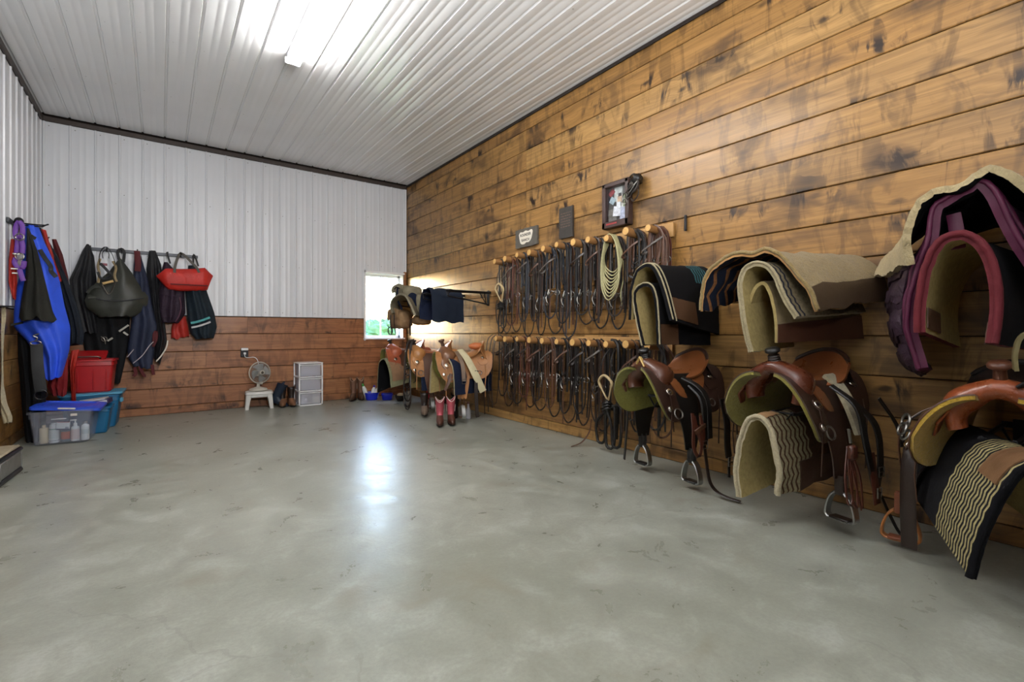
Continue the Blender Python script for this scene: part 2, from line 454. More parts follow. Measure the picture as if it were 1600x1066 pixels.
# ceiling sheets run the length of the room
x = XL
while x < XR-.01:
    wd = min(PW, XR-x)
    sheet_panel(ceiling, wd, YB-.045-YF, (x, YF, ZC+.012), (-PI/2, 0, 0), CEIL_METAL, screws=(.3, 1.5, 2.7, 3.9, 5.1, 6.3, 7.5, 8.7, 9.7)); x += PW
struct(MB().box(((XL+XR)/2, YB-.012, ZC-.032), (XR-XL, .02, .055), bev=.003).build('trim_1', DARK_TRIM, smooth=0))
struct(MB().box((XL+.012, (YB+YF)/2, ZC-.032), (.02, YB-YF, .055), bev=.003).build('trim_2', DARK_TRIM, smooth=0))
struct(MB().box((XR-.006, (YB+YF)/2, ZC-.012), (.008, YB-YF, .03)).build('trim_3', DARK_GAP, smooth=0))
struct(MB().box((XR-.012, YB-.004, 2.85), (.022, .012, 1.52)).build('trim_4', WHITE_VINYL, smooth=0))

# window: white vinyl slider in a deep white reveal
win = bpy.data.objects.new('window_1', None); COL.objects.link(win); struct(win); win.location = (0, YB, 0)
cx, cz = (WX0+WX1)/2, (WZ0+WZ1)/2
b = MB(); D = .17
b.box((WX0+.006, D/2-.012, cz), (.014, D, WZ1-WZ0)); b.box((WX1-.006, D/2-.012, cz), (.014, D, WZ1-WZ0))
b.box((cx, D/2-.012, WZ1-.006), (WX1-WX0, D, .014)); b.build('window_reveal', WHITE_VINYL, win, 0)
MB().box((cx, D/2-.03, WZ0+.004), (WX1-WX0+.04, D+.03, .024), bev=.004).build('window_sill', WHITE_VINYL, win, 0)
b = MB()
for xx in (WX0+.03, WX1-.03): b.box((xx, D-.03, cz), (.045, .06, WZ1-WZ0), bev=.004)
for zz in (WZ0+.035, WZ1-.03): b.box((cx, D-.03, zz), (WX1-WX0, .06, .045), bev=.004)
b.build('window_frame', WHITE_VINYL, win, 0)
MB().box((cx-.01, D-.03, cz), (.018, .03, WZ1-WZ0-.08), bev=.003).build('meeting_rail', WHITE_VINYL, win, 0)
b = MB()
for (xa, za, ww, hh) in ((WX0-.006, cz, .03, WZ1-WZ0+.05), (cx, WZ1+.012, WX1-WX0+.04, .03)): b.box((xa, -.02, za), (ww, .014, hh), bev=.003)
b.build('window_casing', WHITE_VINYL, win, 0)
t = NT('window_glass'); tr = t.n('BsdfTransparent'); tr.inputs[0].default_value = (.97, .98, 1, 1); gl = t.n('BsdfGlossy'); gl.inputs['Roughness'].default_value = .02
mx = t.n('MixShader'); mx.inputs[0].default_value = .05; t.l(tr.outputs[0], mx.inputs[1]); t.l(gl.outputs[0], mx.inputs[2]); t.l(mx.outputs[0], t.out.inputs[0]); GLASS = t.m
for (xa, xb) in ((WX0+.05, cx-.02), (cx, WX1-.05)):
    MB().box(((xa+xb)/2, D-.03, cz), (xb-xa, .004, WZ1-WZ0-.09)).build('pane', GLASS, win, 0)
struct(MB().box((WX1+.03, YB-.012, cz), (.05, .022, WZ1-WZ0+.1), bev=.003).build('trim_5', WOOD_B, smooth=0))

# outside
struct(MB().box((10, 70, -.3), (160, 124, .1)).build('ground_outside', mat('meadow', '#6d7a45', .9, scale=.5), smooth=0))
LEAF = mat('leaf_green', '#40603a', .7, var=.35, scale=2.0, bump=.3)
LEAF2 = mat('leaf_bluegreen', '#4c665c', .7, var=.3, scale=2.0, bump=.3)
BARK = mat('bark', '#4a3b2c', .9)
def bush(x, y, h, wd, m, label, seed):
    t = thing('leafy_tree', label, 'tree', (x, y, -.25), 0, 'trees beyond the window')
    b = MB(); rnd = random.Random(seed)
    for k in range(16):
        a = rnd.uniform(0, 2*PI); r = wd*.33*math.sqrt(rnd.random()); z = h*rnd.uniform(.35, .8)
        q = wd*rnd.uniform(.16, .26); b.blob((r*math.cos(a), r*math.sin(a), z), (q, q, q*.8), 14, 10, .55, 4.5, seed*31+k)
    b.build('crown', m, t, 0); MB().tube([(0, 0, 0), (.1, 0, h*.3), (0, .1, h*.6)], [wd*.04, wd*.03, wd*.02], 7).build('trunk', BARK, t)
bush(12.0, 33, 1.9, 4.0, LEAF, 'low rounded green tree seen through the right pane of the window', 3)
bush(16.2, 38, 2.1, 4.4, LEAF, 'taller green tree at the right edge of the window view', 5)
bush(20.5, 40, 1.9, 4.0, LEAF2, 'green tree half hidden behind the right window jamb', 8)
bush(17.0, 52, 1.8, 6.5, LEAF2, 'pale distant tree behind the green ones in the window', 9)
bush(9.6, 29, 2.2, 1.4, LEAF2, 'small bluish tree at the left edge of the window view', 12)

# ------------------------------------------------------------------ ceiling lights
def emit(name, col, k):
    t = NT(name); e = t.n('Emission'); e.inputs[0].default_value = col; e.inputs[1].default_value = k
    t.l(e.outputs[0], t.out.inputs[0]); return t.m
TUBE = emit('fluorescent_tube', (1, .985, .965, 1), 62.0)
def strip_light(y0, y1, label):
    t = thing('strip_light', label, 'light', (.965, (y0+y1)/2, ZC), 0, 'ceiling strip lights'); L = y1-y0
    MB().box((0, 0, -.035), (.10, L, .06), bev=.008).build('housing', WHITE_VINYL, t)
    for s in (-1, 1):
        MB().tube([(s*.042, -L/2+.03, -.085), (s*.042, 0, -.085), (s*.042, L/2-.03, -.085)], .018, 10).build('tube_lamp', TUBE, t)
    for e in (-1, 1): MB().box((0, e*(L/2-.012), -.07), (.13, .02, .055), bev=.004).build('lamp_holder', WHITE_VINYL, t)
strip_light(2.22, 4.66, 'white twin tube strip light in view on the ribbed ceiling')

# ------------------------------------------------------------------ materials of the tack
def leather(name, col, rough=.38, var=.22, tool=0):
    if name in MATS: return MATS[name]
    t = NT(name); p = t.coord('Object', rand=5); c = hexc(col)
    f = t.noise(p, 7, 5, .6, .4)
    k = t.ramp(f, [(.25, sc4(c, 1-var)), (.75, sc4(c, 1+var))])
    wear = t.noise(p, 23, 4)
    k = t.mix(t.ramp(wear, [(.55, BW(0)), (.8, BW(.35))]), k, sc4(c, .55))
    h = t.noise(p, 130, 2)
    if tool:
        vo = t.n('TexVoronoi'); vo.inputs['Scale'].default_value = tool; t.l(p, vo.inputs['Vector'])
        h = t.math('ADD', t.math('MULTIPLY', vo.outputs['Distance'], 1.5), t.math('MULTIPLY', h, .3))
    t.set(Base_Color=k, Roughness=t.ramp(f, [(.3, BW(rough-.07)), (.7, BW(rough+.12))]), Normal=t.bump(h, .25, .003), Specular_IOR_Level=.5)
    MATS[name] = t.m; return t.m
def fleece(name, col, amp=.9):
    if name in MATS: return MATS[name]
    t = NT(name); p = t.coord('Object', rand=5); c = hexc(col)
    f = t.noise(p, 55, 5, .7, 1.0); g = t.noise(p, 6, 3)
    k = t.mix(t.ramp(g, [(.35, BW(0)), (.7, BW(.5))]), t.ramp(f, [(.3, sc4(c, .72)), (.65, sc4(c, 1.12))]), sc4(c, .75))
    t.set(Base_Color=k, Roughness=.95, Specular_IOR_Level=.1, Normal=t.bump(f, amp, .012), Sheen_Weight=.2)
    MATS[name] = t.m; return t.m
def cloth(name, col, rough=.7, wave=.5, spec=.3, scale=5, var=.15):
    if name in MATS: return MATS[name]
    t = NT(name); p = t.coord('Object', rand=5); c = hexc(col)
    f = t.noise(p, scale, 4, .55, .8)
    k = t.ramp(f, [(.3, sc4(c, 1-var)), (.7, sc4(c, 1+var))])
    t.set(Base_Color=k, Roughness=rough, Specular_IOR_Level=spec,
          Normal=t.bump(t.math('ADD', f, t.math('MULTIPLY', t.noise(p, 160, 2), .12)), wave, .03))
    MATS[name] = t.m; return t.m
def stripes(name, a, b, freq=30, amp=.008, wf=24, duty=.5, rough=.9, mottle=.25, fade=None):
    """woven pattern from the uv in metres: zigzag stripes parallel to the front edge"""
    if name in MATS: return MATS[name]
    t = NT(name); tc = t.n('TexCoord'); sx = t.n('SeparateXYZ'); t.l(tc.outputs['UV'], sx.inputs[0])
    tri = t.math('PINGPONG', t.math('MULTIPLY', sx.outputs[1], wf), 1.0)
    u = t.math('ADD', sx.outputs[0], t.math('MULTIPLY', tri, amp))
    s = t.math('GREATER_THAN', t.math('FRACT', t.math('MULTIPLY', u, freq)), duty)
    if fade is not None:   # beyond fade metres the plain cloth takes over
        s = t.math('MULTIPLY', s, t.math('LESS_THAN', u, fade))
    n = t.noise(tc.outputs['Object'], 60, 4)
    k = t.mix(s, hexc(a), hexc(b)); k = t.mix(t.ramp(n, [(.4, BW(0)), (.75, BW(mottle*2))]), k, hexc('#1c1712'))
    t.set(Base_Color=k, Roughness=rough, Specular_IOR_Level=.15, Normal=t.bump(t.math('ADD', s, t.math('MULTIPLY', n, .5)), .5, .006))
    MATS[name] = t.m; return t.m
STEEL = mat('worn_steel', '#85827c', .36, 1.0, var=.15, bump=.05)
ALU = mat('dull_aluminium', '#a9aaa8', .38, 1.0, var=.12, bump=.1)
SILVER = mat('silver_concho', '#d5d2c8', .22, 1.0, var=.1, scale=60, bump=.4, bscale=160)
BLACKM = mat('black_painted_steel', '#15161a', .4, .3, bump=.05)
BLK = leather('black_leather', '#100e0d', .42)
DKBR = leather('dark_brown_leather', '#21150f', .40)
MDBR = leather('mid_brown_leather', '#4c2f1e', .42)
RDBR = leather('red_brown_leather', '#4b2519', .36)
TAN = leather('tan_leather', '#a06a3c', .42, tool=90)
IVORY = fleece('ivory_fleece', '#b5a98b')
OLIVEW = fleece('olive_wool', '#6e6a30', .5)
YELLOWW = fleece('yellow_wool', '#a5852f', .7)
CREAMW = fleece('cream_wool', '#968a6c', .7)
BLKFELT = mat('black_felt', '#0b0b0e', .95, scale=60, bump=.4, spec=.15)
NAVYFELT = mat('navy_felt', '#1b2236', .95, scale=60, bump=.4, spec=.15)
BEIGEFELT = mat('beige_felt', '#978659', .95, scale=40, bump=.5, spec=.1)

# ------------------------------------------------------------------ steel racks that stand out from the right wall
def make_rack(name, label, cat='rack', group=None):
    """origin on the wall; local +x points out of the wall"""
    t = thing(name, label, cat, (0, 0, 0), PI, group)
    b = MB(); b.box((.006, 0, -.07), (.012, .05, .20), bev=.003); b.box((.006, 0, .0), (.012, .13, .03), bev=.003)
    b.build('wall_plate', BLACKM, t)
    L = .60
    for s in (-1, 1):
        MB().tube([(.01, s*.055, 0), (L-.05, s*.055, 0), (L, s*.05, .008)], .011, 8).build('rail', BLACKM, t)
    MB().tube([(.01, 0, -.15), (L*.55, 0, -.10), (L, 0, -.065)], .010, 8).build('lower_rail', BLACKM, t)
    MB().tube([(L, -.05, .008), (L, 0, -.065), (L, .05, .008)], .008, 6, True).build('end_brace', BLACKM, t)
    MB().tube([(.10, -.055, 0), (.04, 0, -.14), (.10, .055, 0)], .007, 6).build('brace', BLACKM, t)
    return t
RACKS = {'saddle': [], 'pad': []}
rack0 = make_rack('saddle_rack', 'black steel saddle rack under the tan saddle nearest the bridles', 'rack', 'steel racks on the board wall')
WHERE = [('between the bridles and the middle right saddle', 2.10), ('between the two right saddles', 1.24), ('at the right edge of the photo', .38)]
def put_rack(y, z, label): return dup(rack0, (XR-.002, y, z), PI, label)
rack0.location = (XR-.002, 5.13, .615)
put_rack(5.95, .615, 'black steel rack under the second saddle from the window')
put_rack(6.78, .615, 'black steel rack under the saddle nearest the window')
put_rack(2.10, .615, 'black steel rack carrying the brown saddle beside the bridles')
put_rack(1.24, .615, 'black steel rack carrying the saddle above the cream striped pad')
put_rack(.38, .615, 'black steel rack carrying the orange tan saddle')
put_rack(5.13, 1.59, 'bare black steel rack sticking out beside the dark folded blanket')
put_rack(5.78, 1.59, 'black steel rack under the dark folded blanket')
put_rack(6.62, 1.54, 'black steel rack under the khaki saddlebags by the window')

# ------------------------------------------------------------------ western saddles
def stirrup_parts(t, x, y, z, m, turn=0, leath=None, flip=1):
    """bell shaped stirrup hanging with its top at (x, y, z)"""
    R = Matrix.Translation((x, y, z)) @ Matrix.Rotation(turn, 4, 'Z')
    pr = [(-.024, 0), (-.050, -.028), (-.068, -.075), (-.075, -.12), (-.064, -.143), (0, -.147), (.064, -.143), (.075, -.12), (.068, -.075), (.050, -.028), (.024, 0)]
    pts = [R @ V((a, 0, c)) for a, c in [(p.x, p.y) for p in spl(pr, 26)]]
    b = MB(); b.strap(pts, .05, .011, tuple(R.to_3x3() @ V((0, 1, 0)))); b.tube([R @ V((-.03, 0, -.006)), R @ V((.03, 0, -.006))], .009, 8)
    s = b.build('stirrup', m, t)
    MB().box((0, 0, -.139), (.10, .058, .012), M=R, bev=.003).build('tread', leath or BLK, s)
    MB().strap([R @ V((0, .02, .09)), R @ V((0, .022, .03)), R @ V((0, .016, -.012)), R @ V((0, -.016, -.012)), R @ V((0, -.022, .03)), R @ V((0, -.02, .09))], .045, .006,
               tuple(R.to_3x3() @ V((1, 0, 0)))).build('stirrup_strap', leath or BLK, t)

def western_saddle(name, label, y, x0=2.98, z0=.655, yaw=0, swell=None, skirt=None, seat=None, wool=None, fend=None, horn=None, cap=None,
                   stir=None, stirleath=None, stir_turn=(1.6, 1.6), hornh=.085, cantle=None, lean=0, parts=True, flare=.03, splay=.02, near_fender=True, far_fender=True, wrap=None):
    t = thing(name, label, 'saddle', (x0, y, z0), PI+yaw); t.rotation_euler = (lean, 0, PI+yaw)
    cantle = cantle or skirt
    def side_pt(x, a, s, off=0, fl=None):
        u = (.30-x)/.66; r = .03*(2*u-1)**2
        fl = flare if fl is None else fl
        yy = .05+.155*math.sin(a)+fl*max(0, 1-u*1.6)**1.5*min(1, a/1.2)+.03*max(0, u-.7)
        zz = .14-.40*(1-math.cos(a))+r
        n = V((0, .235*math.cos(a)*0+math.sin(a), math.cos(a)))
        return V((x, s*(yy+off*math.sin(a)), zz+off*math.cos(a)))
    sk = {}
    for s in (1, -1):
        def fn(u, v):
            e = abs(2*u-1); ln = 1.42*(1-.30*e**5)*(.96+.07*math.cos(u*5.5))
            x = .30-.66*u; x += (.02 if u < .5 else -.02)*math.sin(v*PI)
            return side_pt(x, .05+v*ln, s)
        o = MB().sheet(fn, 26, 16, .007, up=(0, 0, 1)).build('skirt', skirt, t)
        sk[s] = o
        def fw(u, v):
            q = V(fn(u, v*.992)); a = .05+v*1.4; return q-V((0, s*math.sin(a)*.007, math.cos(a)*.007))
        MB().sheet(fw, 22, 14, .016, up=(0, 0, 1)).build('fleece_lining', wool, t)
    # seat jockeys and rear jockeys lie over the skirts
    for s in (1, -1):
        def fj(u, v):
            e = abs(2*u-1); x = .155-.36*u; return side_pt(x, .22+v*(.80*(1-.55*e**4)), s, .012)
        MB().sheet(fj, 16, 10, .006, up=(0, 0, 1)).build('seat_jockey', seat, t)
        def fr(u, v):
            e = abs(2*u-1); x = -.175-.165*u; return side_pt(x, .05+v*(.86*(1-.45*e**4)), s, .010)
        MB().sheet(fr, 12, 10, .006, up=(0, 0, 1)).build('rear_jockey', skirt, t)
    # fork: an arch that bulges at the swells
    rings = []; K = 25
    for i in range(K):
        ph = math.radians(-108+216*i/(K-1)); c, s_ = math.cos(ph), math.sin(ph)
        bul = math.exp(-((abs(ph)-.95)/.45)**2); top = math.exp(-(ph/.55)**2)
        rx = .062+.022*bul-.010*top; rr = .034+.024*bul+.010*top
        R = .112+.012*bul; cy = s_*(R+.028*abs(s_)); cz = .045+.135*c+.010*top
        xc = .185-.018*bul+.02*top
        N = V((0, s_, c)).normalized(); ring = []
        for k in range(14):
            a = 2*PI*k/14; ring.append(V((xc+rx*math.cos(a)*(1.15 if math.cos(a) < 0 else 1), cy, cz))+N*(rr*math.sin(a)))
        rings.append(ring)
    fork = MB().loft(rings).build('fork', swell, t, 60)
    for s in (1, -1): MB().strap([(.235, s*.150, .09), (.225, s*.185, .03), (.20, s*.205, -.03)], [.03, .09, .05], .010, (1, 0, 0)).build('fork_strap', swell, t)
    # horn leans forward
    M = Matrix.Translation((.20, 0, .205)) @ Matrix.Rotation(.30, 4, 'Y')
    b = MB(); b.lathe([(.040, -.02), (.032, 0), (.023, .02), (.021, hornh*.72), (.026, hornh*.86)], 16, M)
    hn = b.build('horn', horn or swell, t, 60)
    b = MB(); b.lathe([(.004, hornh*.80), (.030, hornh*.83), (.039, hornh*.90), (.040, hornh), (.034, hornh+.012), (.004, hornh+.016)], 20, M); b.build('horn_cap', cap or horn or swell, hn, 60)
    if wrap:
        b = MB()
        for k in range(4): b.ring(M @ V((0, 0, .012+k*.013)), .027-.001*k, .008, tuple(M.to_3x3() @ V((0, 0, 1))), 16, 6)
        b.build('dally_wrap', wrap, hn)
    # seat dish and cantle
    def hw(u): return .075+.105*min(1, u*1.5)**.8*(1-.22*max(0, u-.75)/.25)
    def fs(u, v):
        q = 2*v-1; x = .145-.415*u
        z = .165+.022*(1-u)**2-.03*math.sin(u*PI)+.115*max(0, (u-.42)/.58)**2.1*(1-.42*q*q)
        z -= .075*q*q*(1-.75*u)
        return V((x-.03*u*u*(1-q*q)+.05*q*q*u**3, q*hw(u), z))
    MB().sheet(fs, 22, 18, .016, up=(0, 0, 1)).build('seat', seat, t, 50)
    rim = [fs(1, j/18) for j in range(19)]
    MB().tube([p+V((-.004, 0, .004)) for p in rim], [.006]+[.0125]*17+[.006], 8).build('cantle_binding', cantle, t)
    def fc(u, v):
        p = fs(1, v); q = 2*v-1; e = V((-.335+.03*q*q, q*.17, .125-.05*q*q)); return p.lerp(e, u)+V((.012*math.sin(u*PI), 0, -.004))
    MB().sheet(fc, 8, 18, .008, up=(-1, 0, 0)).build('cantle_back', cantle, t)
    # conchos and dees
    for s in (1, -1):
        for (x, a, r) in ((.20, .92, .026), (-.25, .62, .021), (.235, 1.22, .019)):
            p = side_pt(x, a, s, .022 if x > .1 else .016); n = V((0, s*math.sin(a), math.cos(a)))
            MQ = Matrix.Translation(p) @ n.to_track_quat('Z', 'Y').to_matrix().to_4x4()
            b = MB(); b.lathe([(r*1.25, -.004), (r*1.25, .002), (r, .003)], 14, MQ); ro = b.build('rosette', skirt, t)
            MB().lathe([(r, .002), (r*.9, .006), (r*.5, .009), (.001, .010)], 14, MQ).build('concho', SILVER, ro)
        p = side_pt(.16, 1.22, s, .03); MB().ring(p+V((0, s*.006, -.03)), .034, .0055, (0, s, .35), 14, 6).build('rigging_dee', STEEL, t)
        p = side_pt(-.20, 1.12, s, .03); MB().ring(p+V((0, s*.006, -.02)), .026, .0045, (0, s, .35), 14, 6).build('rear_dee', STEEL, t)
        for k, x in enumerate((.21, -.27)):
            p = side_pt(x, .95, s, .03)
            MB().strap([p, p+V((-.01, s*.015, -.10)), p+V((.005, s*.02, -.24)), p+V((0, s*.012, -.36-.03*k))], .011, .004, (1, 0, 0)).build('saddle_string', skirt, t)
        if (s == 1 and near_fender) or (s == -1 and far_fender):
            def ff(u, v):
                wd = .205-.02*math.sin(u*3)-.10*max(0, (u-.45)/.55)**1.2; x = .02+(v-.5)*wd
                if u < .4: q = side_pt(x, .45+u/.4*.85, s, .02, .02)
                else: q = side_pt(x, 1.3, s, .02, .02)+V((0, s*(.012*math.sin((u-.4)/.6*PI)+splay*(u-.4)/.6), -(u-.4)/.6*.245))
                return q
            MB().sheet(ff, 18, 10, .007, up=(0, s, .2)).build('fender', fend, t)
            q = side_pt(.02, 1.3, s, .02, .02)
            stirrup_parts(t, .02, q.y+s*(.002+splay*1.25), q.z-.32, stir, stir_turn[0 if s == 1 else 1]*s, stirleath)
    return t, side_pt

def hang(t, pts, w, th, m, name, wide=(1, 0, 0), n=24):
    return MB().strap(spl(pts, n), w, th, wide).build(name, m, t)
def buckle(t, p, m=STEEL, w=.03, h=.036, ax=(0, 1, 0), name='buckle'):
    b = MB(); p = V(p)
    q = V(ax).to_track_quat('Z', 'Y')
    c = [q @ V((sx*w/2, sy*h/2, 0))+p for sx, sy in ((-1, -1), (1, -1), (1, 1), (-1, 1))]
    b.tube(c, .0035, 6, True); b.tube([(c[0]+c[3])/2, (c[1]+c[2])/2], .0025, 5); return b.build(name, m, t)

SK1 = leather('saddle_one_skirt', '#33211a', .36); SW1 = leather('saddle_one_swell', '#4c2a1a', .30); SE1 = leather('saddle_one_seat', '#774626', .30)
s1, sp1 = western_saddle('western_saddle', 'dark brown western saddle with olive wool lining beside the bridle pegs', 2.10, z0=.668, yaw=-.20, swell=SW1, skirt=SK1, seat=SE1, wool=OLIVEW,
    fend=BLK, horn=BLK, cap=BLK, wrap=BLK, stir=ALU, stirleath=BLK, stir_turn=(1.55, 1.5), hornh=.08, flare=.075)
MB().strap([(.24, -.03, .185), (.245, 0, .23), (.24, .04, .17)], .05, .012, (1, 0, .3)).build('rawhide_wrap', leather('rawhide', '#b39455', .5), s1)
# breast collar and cinches, local y = +.. is the side towards the viewer
hang(s1, [(.02, .24, .05), (.0, .33, -.04), (-.01, .34, -.2), (0, .33, -.34)], .07, .016, BLK, 'breast_collar')
hang(s1, [(.06, .20, .10), (.0, .29, .04), (-.03, .34, -.06), (-.04, .35, -.30)], .045, .012, BLK, 'breast_strap')
hang(s1, [(.12, .35, -.12), (.13, .37, -.22), (.14, .38, -.33), (.10, .385, -.40), (.07, .38, -.33), (.08, .37, -.2)], .028, .006, RDBR, 'latigo_strap')
hang(s1, [(.10, .345, -.14), (.09, .37, -.25), (.06, .375, -.32), (.04, .37, -.25), (.05, .35, -.14)], .026, .006, RDBR, 'latigo_strap')
hang(s1, [(.0, .345, -.21), (.08, .385, -.215), (.13, .385, -.24)], .032, .012, MDBR, 'strap_keeper', (0, 0, 1))
hang(s1, [(.03, .36, -.30), (.03, .38, -.42), (.02, .40, -.56), (-.01, .43, -.625), (-.03, .50, -.645), (-.06, .57, -.654)], .028, .006, DKBR, 'off_billet')
hang(s1, [(-.20, .31, -.05), (-.22, .33, -.20), (-.22, .335, -.36), (-.24, .33, -.45)], .062, .010, BLK, 'back_cinch')
hang(s1, [(-.24, .335, -.44), (-.235, .335, -.52), (-.22, .35, -.585)], .026, .006, BLK, 'cinch_billet')
buckle(s1, (-.245, .345, -.48), w=.05, h=.06); buckle(s1, (.035, .375, -.33), w=.05, h=.05)
hang(s1, [(.13, -.29, -.10), (.15, -.27, -.25), (.17, -.27, -.46), (.18, -.27, -.565)], .045, .010, BLK, 'far_cinch', (.5, 1, 0))
hang(s1, [(-.28, .28, -.02), (-.30, .335, -.18), (-.31, .34, -.30)], .012, .005, DKBR, 'flank_string'); buckle(s1, (-.31, .345, -.32), w=.018, h=.03)

SK2 = leather('saddle_two_skirt', '#36231a', .36); SW2 = leather('saddle_two_swell', '#552a19', .26); SE2 = leather('saddle_two_seat', '#734224', .30)
s2, sp2 = western_saddle('western_saddle', 'red brown western saddle with ivory fleece pads above the cream striped pad', 1.22, z0=.692, yaw=-.18, swell=SW2, skirt=SK2, seat=SE2, wool=fleece('olive_wool_two', '#787036', .5),
    fend=leather('saddle_two_fender', '#33211a', .4), horn=DKBR, cap=BLK, wrap=DKBR, stir=ALU, stirleath=DKBR, stir_turn=(1.5, 1), hornh=.085, flare=.085, far_fender=False)
for s, nm in ((1, 'near'), (-1, 'far')):   # fleece backed cinch ends laid over the saddle behind the fork
    def ffl(u, v, s=s):
        e = abs(2*v-1); a = .35+u*1.0
        q = sp2((-.10 if s > 0 else .05)+(v-.5)*.085*(1-.3*u**6), a, s, .035, .02); return q+V((0, s*(.05 if s > 0 else .11)*u, .07*u if s < 0 else 0))
    o = MB().sheet(ffl, 14, 6, .022, up=(0, 0, 1)).build('fleece_cinch', IVORY, s2)
hang(s2, [(.06, .22, .10), (.03, .33, .0), (.0, .36, -.2), (-.06, .37, -.42)], .05, .012, BLK, 'breast_collar')
hang(s2, [(-.04, .27, .02), (-.10, .35, -.10), (-.12, .365, -.28), (-.10, .36, -.42)], .055, .010, BLK, 'cinch_strap')
for dx, dl in ((.0, -.46), (.035, -.44), (-.035, -.48)):
    hang(s2, [(.14, .345, -.19), (.17+dx, .37, -.32), (.16+dx*1.6, .385, dl), (.13+dx*1.3, .385, dl-.02), (.115+dx, .37, -.34), (.13, .345, -.19)], .014, .005, RDBR, 'latigo_loop')
MB().box((.135, .365, -.215), (.055, .03, .075), bev=.01).build('strap_keeper', RDBR, s2)
hang(s2, [(-.04, .36, -.24), (-.05, .375, -.40), (-.06, .38, -.50)], .065, .008, RDBR, 'hobble_strap')
buckle(s2, (-.10, .38, -.34), w=.045, h=.05); buckle(s2, (-.06, .39, -.44), w=.035, h=.05)
MB().tube([(.14, .35, -.10), (.14, .36, -.17)], .008, 6).build('snap', STEEL, s2)
hang(s2, [(-.28, .28, .02), (-.33, .34, -.12), (-.345, .36, -.24)], .03, .008, BLK, 'flank_billet')
buckle(s2, (-.335, .36, -.15), w=.035, h=.04); buckle(s2, (-.345, .37, -.27), w=.014, h=.06, name='snap')
hang(s2, [(-.10, .37, -.45), (-.15, .40, -.58), (-.17, .43, -.655), (-.14, .50, -.68)], .022, .006, BLK, 'long_billet')

SK3 = leather('saddle_three_skirt', '#4c2f20', .36); SW3 = leather('saddle_three_swell', '#844324', .27); SE3 = leather('saddle_three_seat', '#231a17', .36)
s3, sp3 = western_saddle('western_saddle', 'orange tan western saddle with yellow wool and black cantle at the photo edge', .365, z0=.655, x0=2.99, yaw=.0, swell=SW3, skirt=SK3, seat=SE3, wool=YELLOWW, cantle=BLK,
    fend=DKBR, horn=leather('saddle_three_horn', '#54301f', .3), cap=leather('saddle_three_horn', '#54301f', .3), stir=leather('stirrup_wood', '#9a6030', .42), stirleath=leather('stirrup_leather', '#743f27', .4), stir_turn=(1.5, 1.45), hornh=.09, flare=.10, splay=.12)
# strings, rings and the off billet on the far side, which is the one in view
hang(s3, [(.08, -.27, -.06), (.15, -.305, -.16), (.17, -.31, -.36), (.17, -.305, -.59)], .068, .010, DKBR, 'off_billet', (.25, 1, 0))
MB().lathe([(.0045, 0), (.0045, .002)], 8).build('billet_hole', BLK, s3, loc=(.172, -.31, -.44))
for k, (p, R) in enumerate((((.14, -.325, .0), .034), ((.155, -.335, -.035), .03), ((.165, -.32, -.06), .026))):
    MB().ring(p, R, .006, (.6, -.8, .2+k*.2), 16, 6).build('rigging_ring', STEEL, s3)
hang(s3, [(.05, -.21, .09), (.06, -.30, .03), (.08, -.36, -.06), (.07, -.365, -.20), (.06, -.345, -.28)], .018, .006, MDBR, 'rigging_strap')
hang(s3, [(.10, -.28, .04), (.14, -.32, -.01), (.16, -.33, -.10)], .020, .006, DKBR, 'rigging_strap')
def f3(u, v):
    a = .55+u*.62; return sp3(-.04+(v-.5)*.08, a, -1, .04, .02)
MB().sheet(f3, 12, 6, .02, up=(0, 0, 1)).build('fleece_cinch', fleece('pale_cinch_wool', '#c2ab6e'), s3)
hang(s3, [(.24, .05, .20), (.22, .10, .235), (.19, .15, .21)], .05, .012, BLK, 'horn_pad', (1, 0, .2))

# three saddles nearer the window
SKA = leather('basket_stamped_leather', '#9c6a3e', .42, tool=70)
sa, spa = western_saddle('western_saddle', 'tan stamped saddle with a canvas band across it, next to the bridles', 5.10, z0=.675, yaw=-.32, swell=leather('saddle_four_swell', '#6f4a31', .35), skirt=SKA, seat=SKA, wool=OLIVEW,
    fend=SKA, horn=leather('saddle_four_horn', '#4b3022', .3), stir=ALU, stirleath=MDBR, hornh=.10, flare=.02, far_fender=False)
hang(sa, [(.02, .10, .19), (-.03, .24, .10), (-.10, .33, -.06), (-.19, .35, -.26), (-.21, .35, -.30)], .085, .012, cloth('pale_canvas', '#b7ad8c'), 'canvas_band')
hang(sa, [(.07, .14, .17), (.05, .25, .10), (.03, .315, .0), (.02, .34, -.17)], .05, .010, leather('grey_brown_strap', '#6a5747', .5), 'girth_strap'); buckle(sa, (.02, .352, -.17), w=.05, h=.06)
hang(sa, [(.17, .315, -.08), (.20, .34, -.18), (.25, .35, -.27)], .035, .008, MDBR, 'latigo_strap')
hang(sa, [(-.13, .33, -.05), (-.12, .36, -.3), (-.13, .36, -.52), (-.14, .36, -.60)], .045, .008, DKBR, 'off_billet')
ob = MB().blob((-.20, .05, .23), (.10, .07, .045), 18, 10, .12, 2.5, 3).build('seat_bag', leather('orange_leather', '#b4663a', .45), sa, 60)
SKB = leather('light_tan_leather', '#a4703f', .38)  # one even light tan for swell and skirt
sb, spb = western_saddle('western_saddle', 'light tan saddle in window light, second saddle from the window', 5.92, z0=.675, yaw=-.28, swell=SKB, skirt=SKB, seat=leather('pale_seat', '#8a5236', .34), wool=OLIVEW, fend=MDBR, stir=ALU,
    stirleath=DKBR, hornh=.075, flare=.02, horn=BLK, far_fender=False)
hang(sb, [(.05, .33, -.14), (.06, .36, -.3), (.04, .36, -.45)], .05, .010, MDBR, 'latigo_strap')
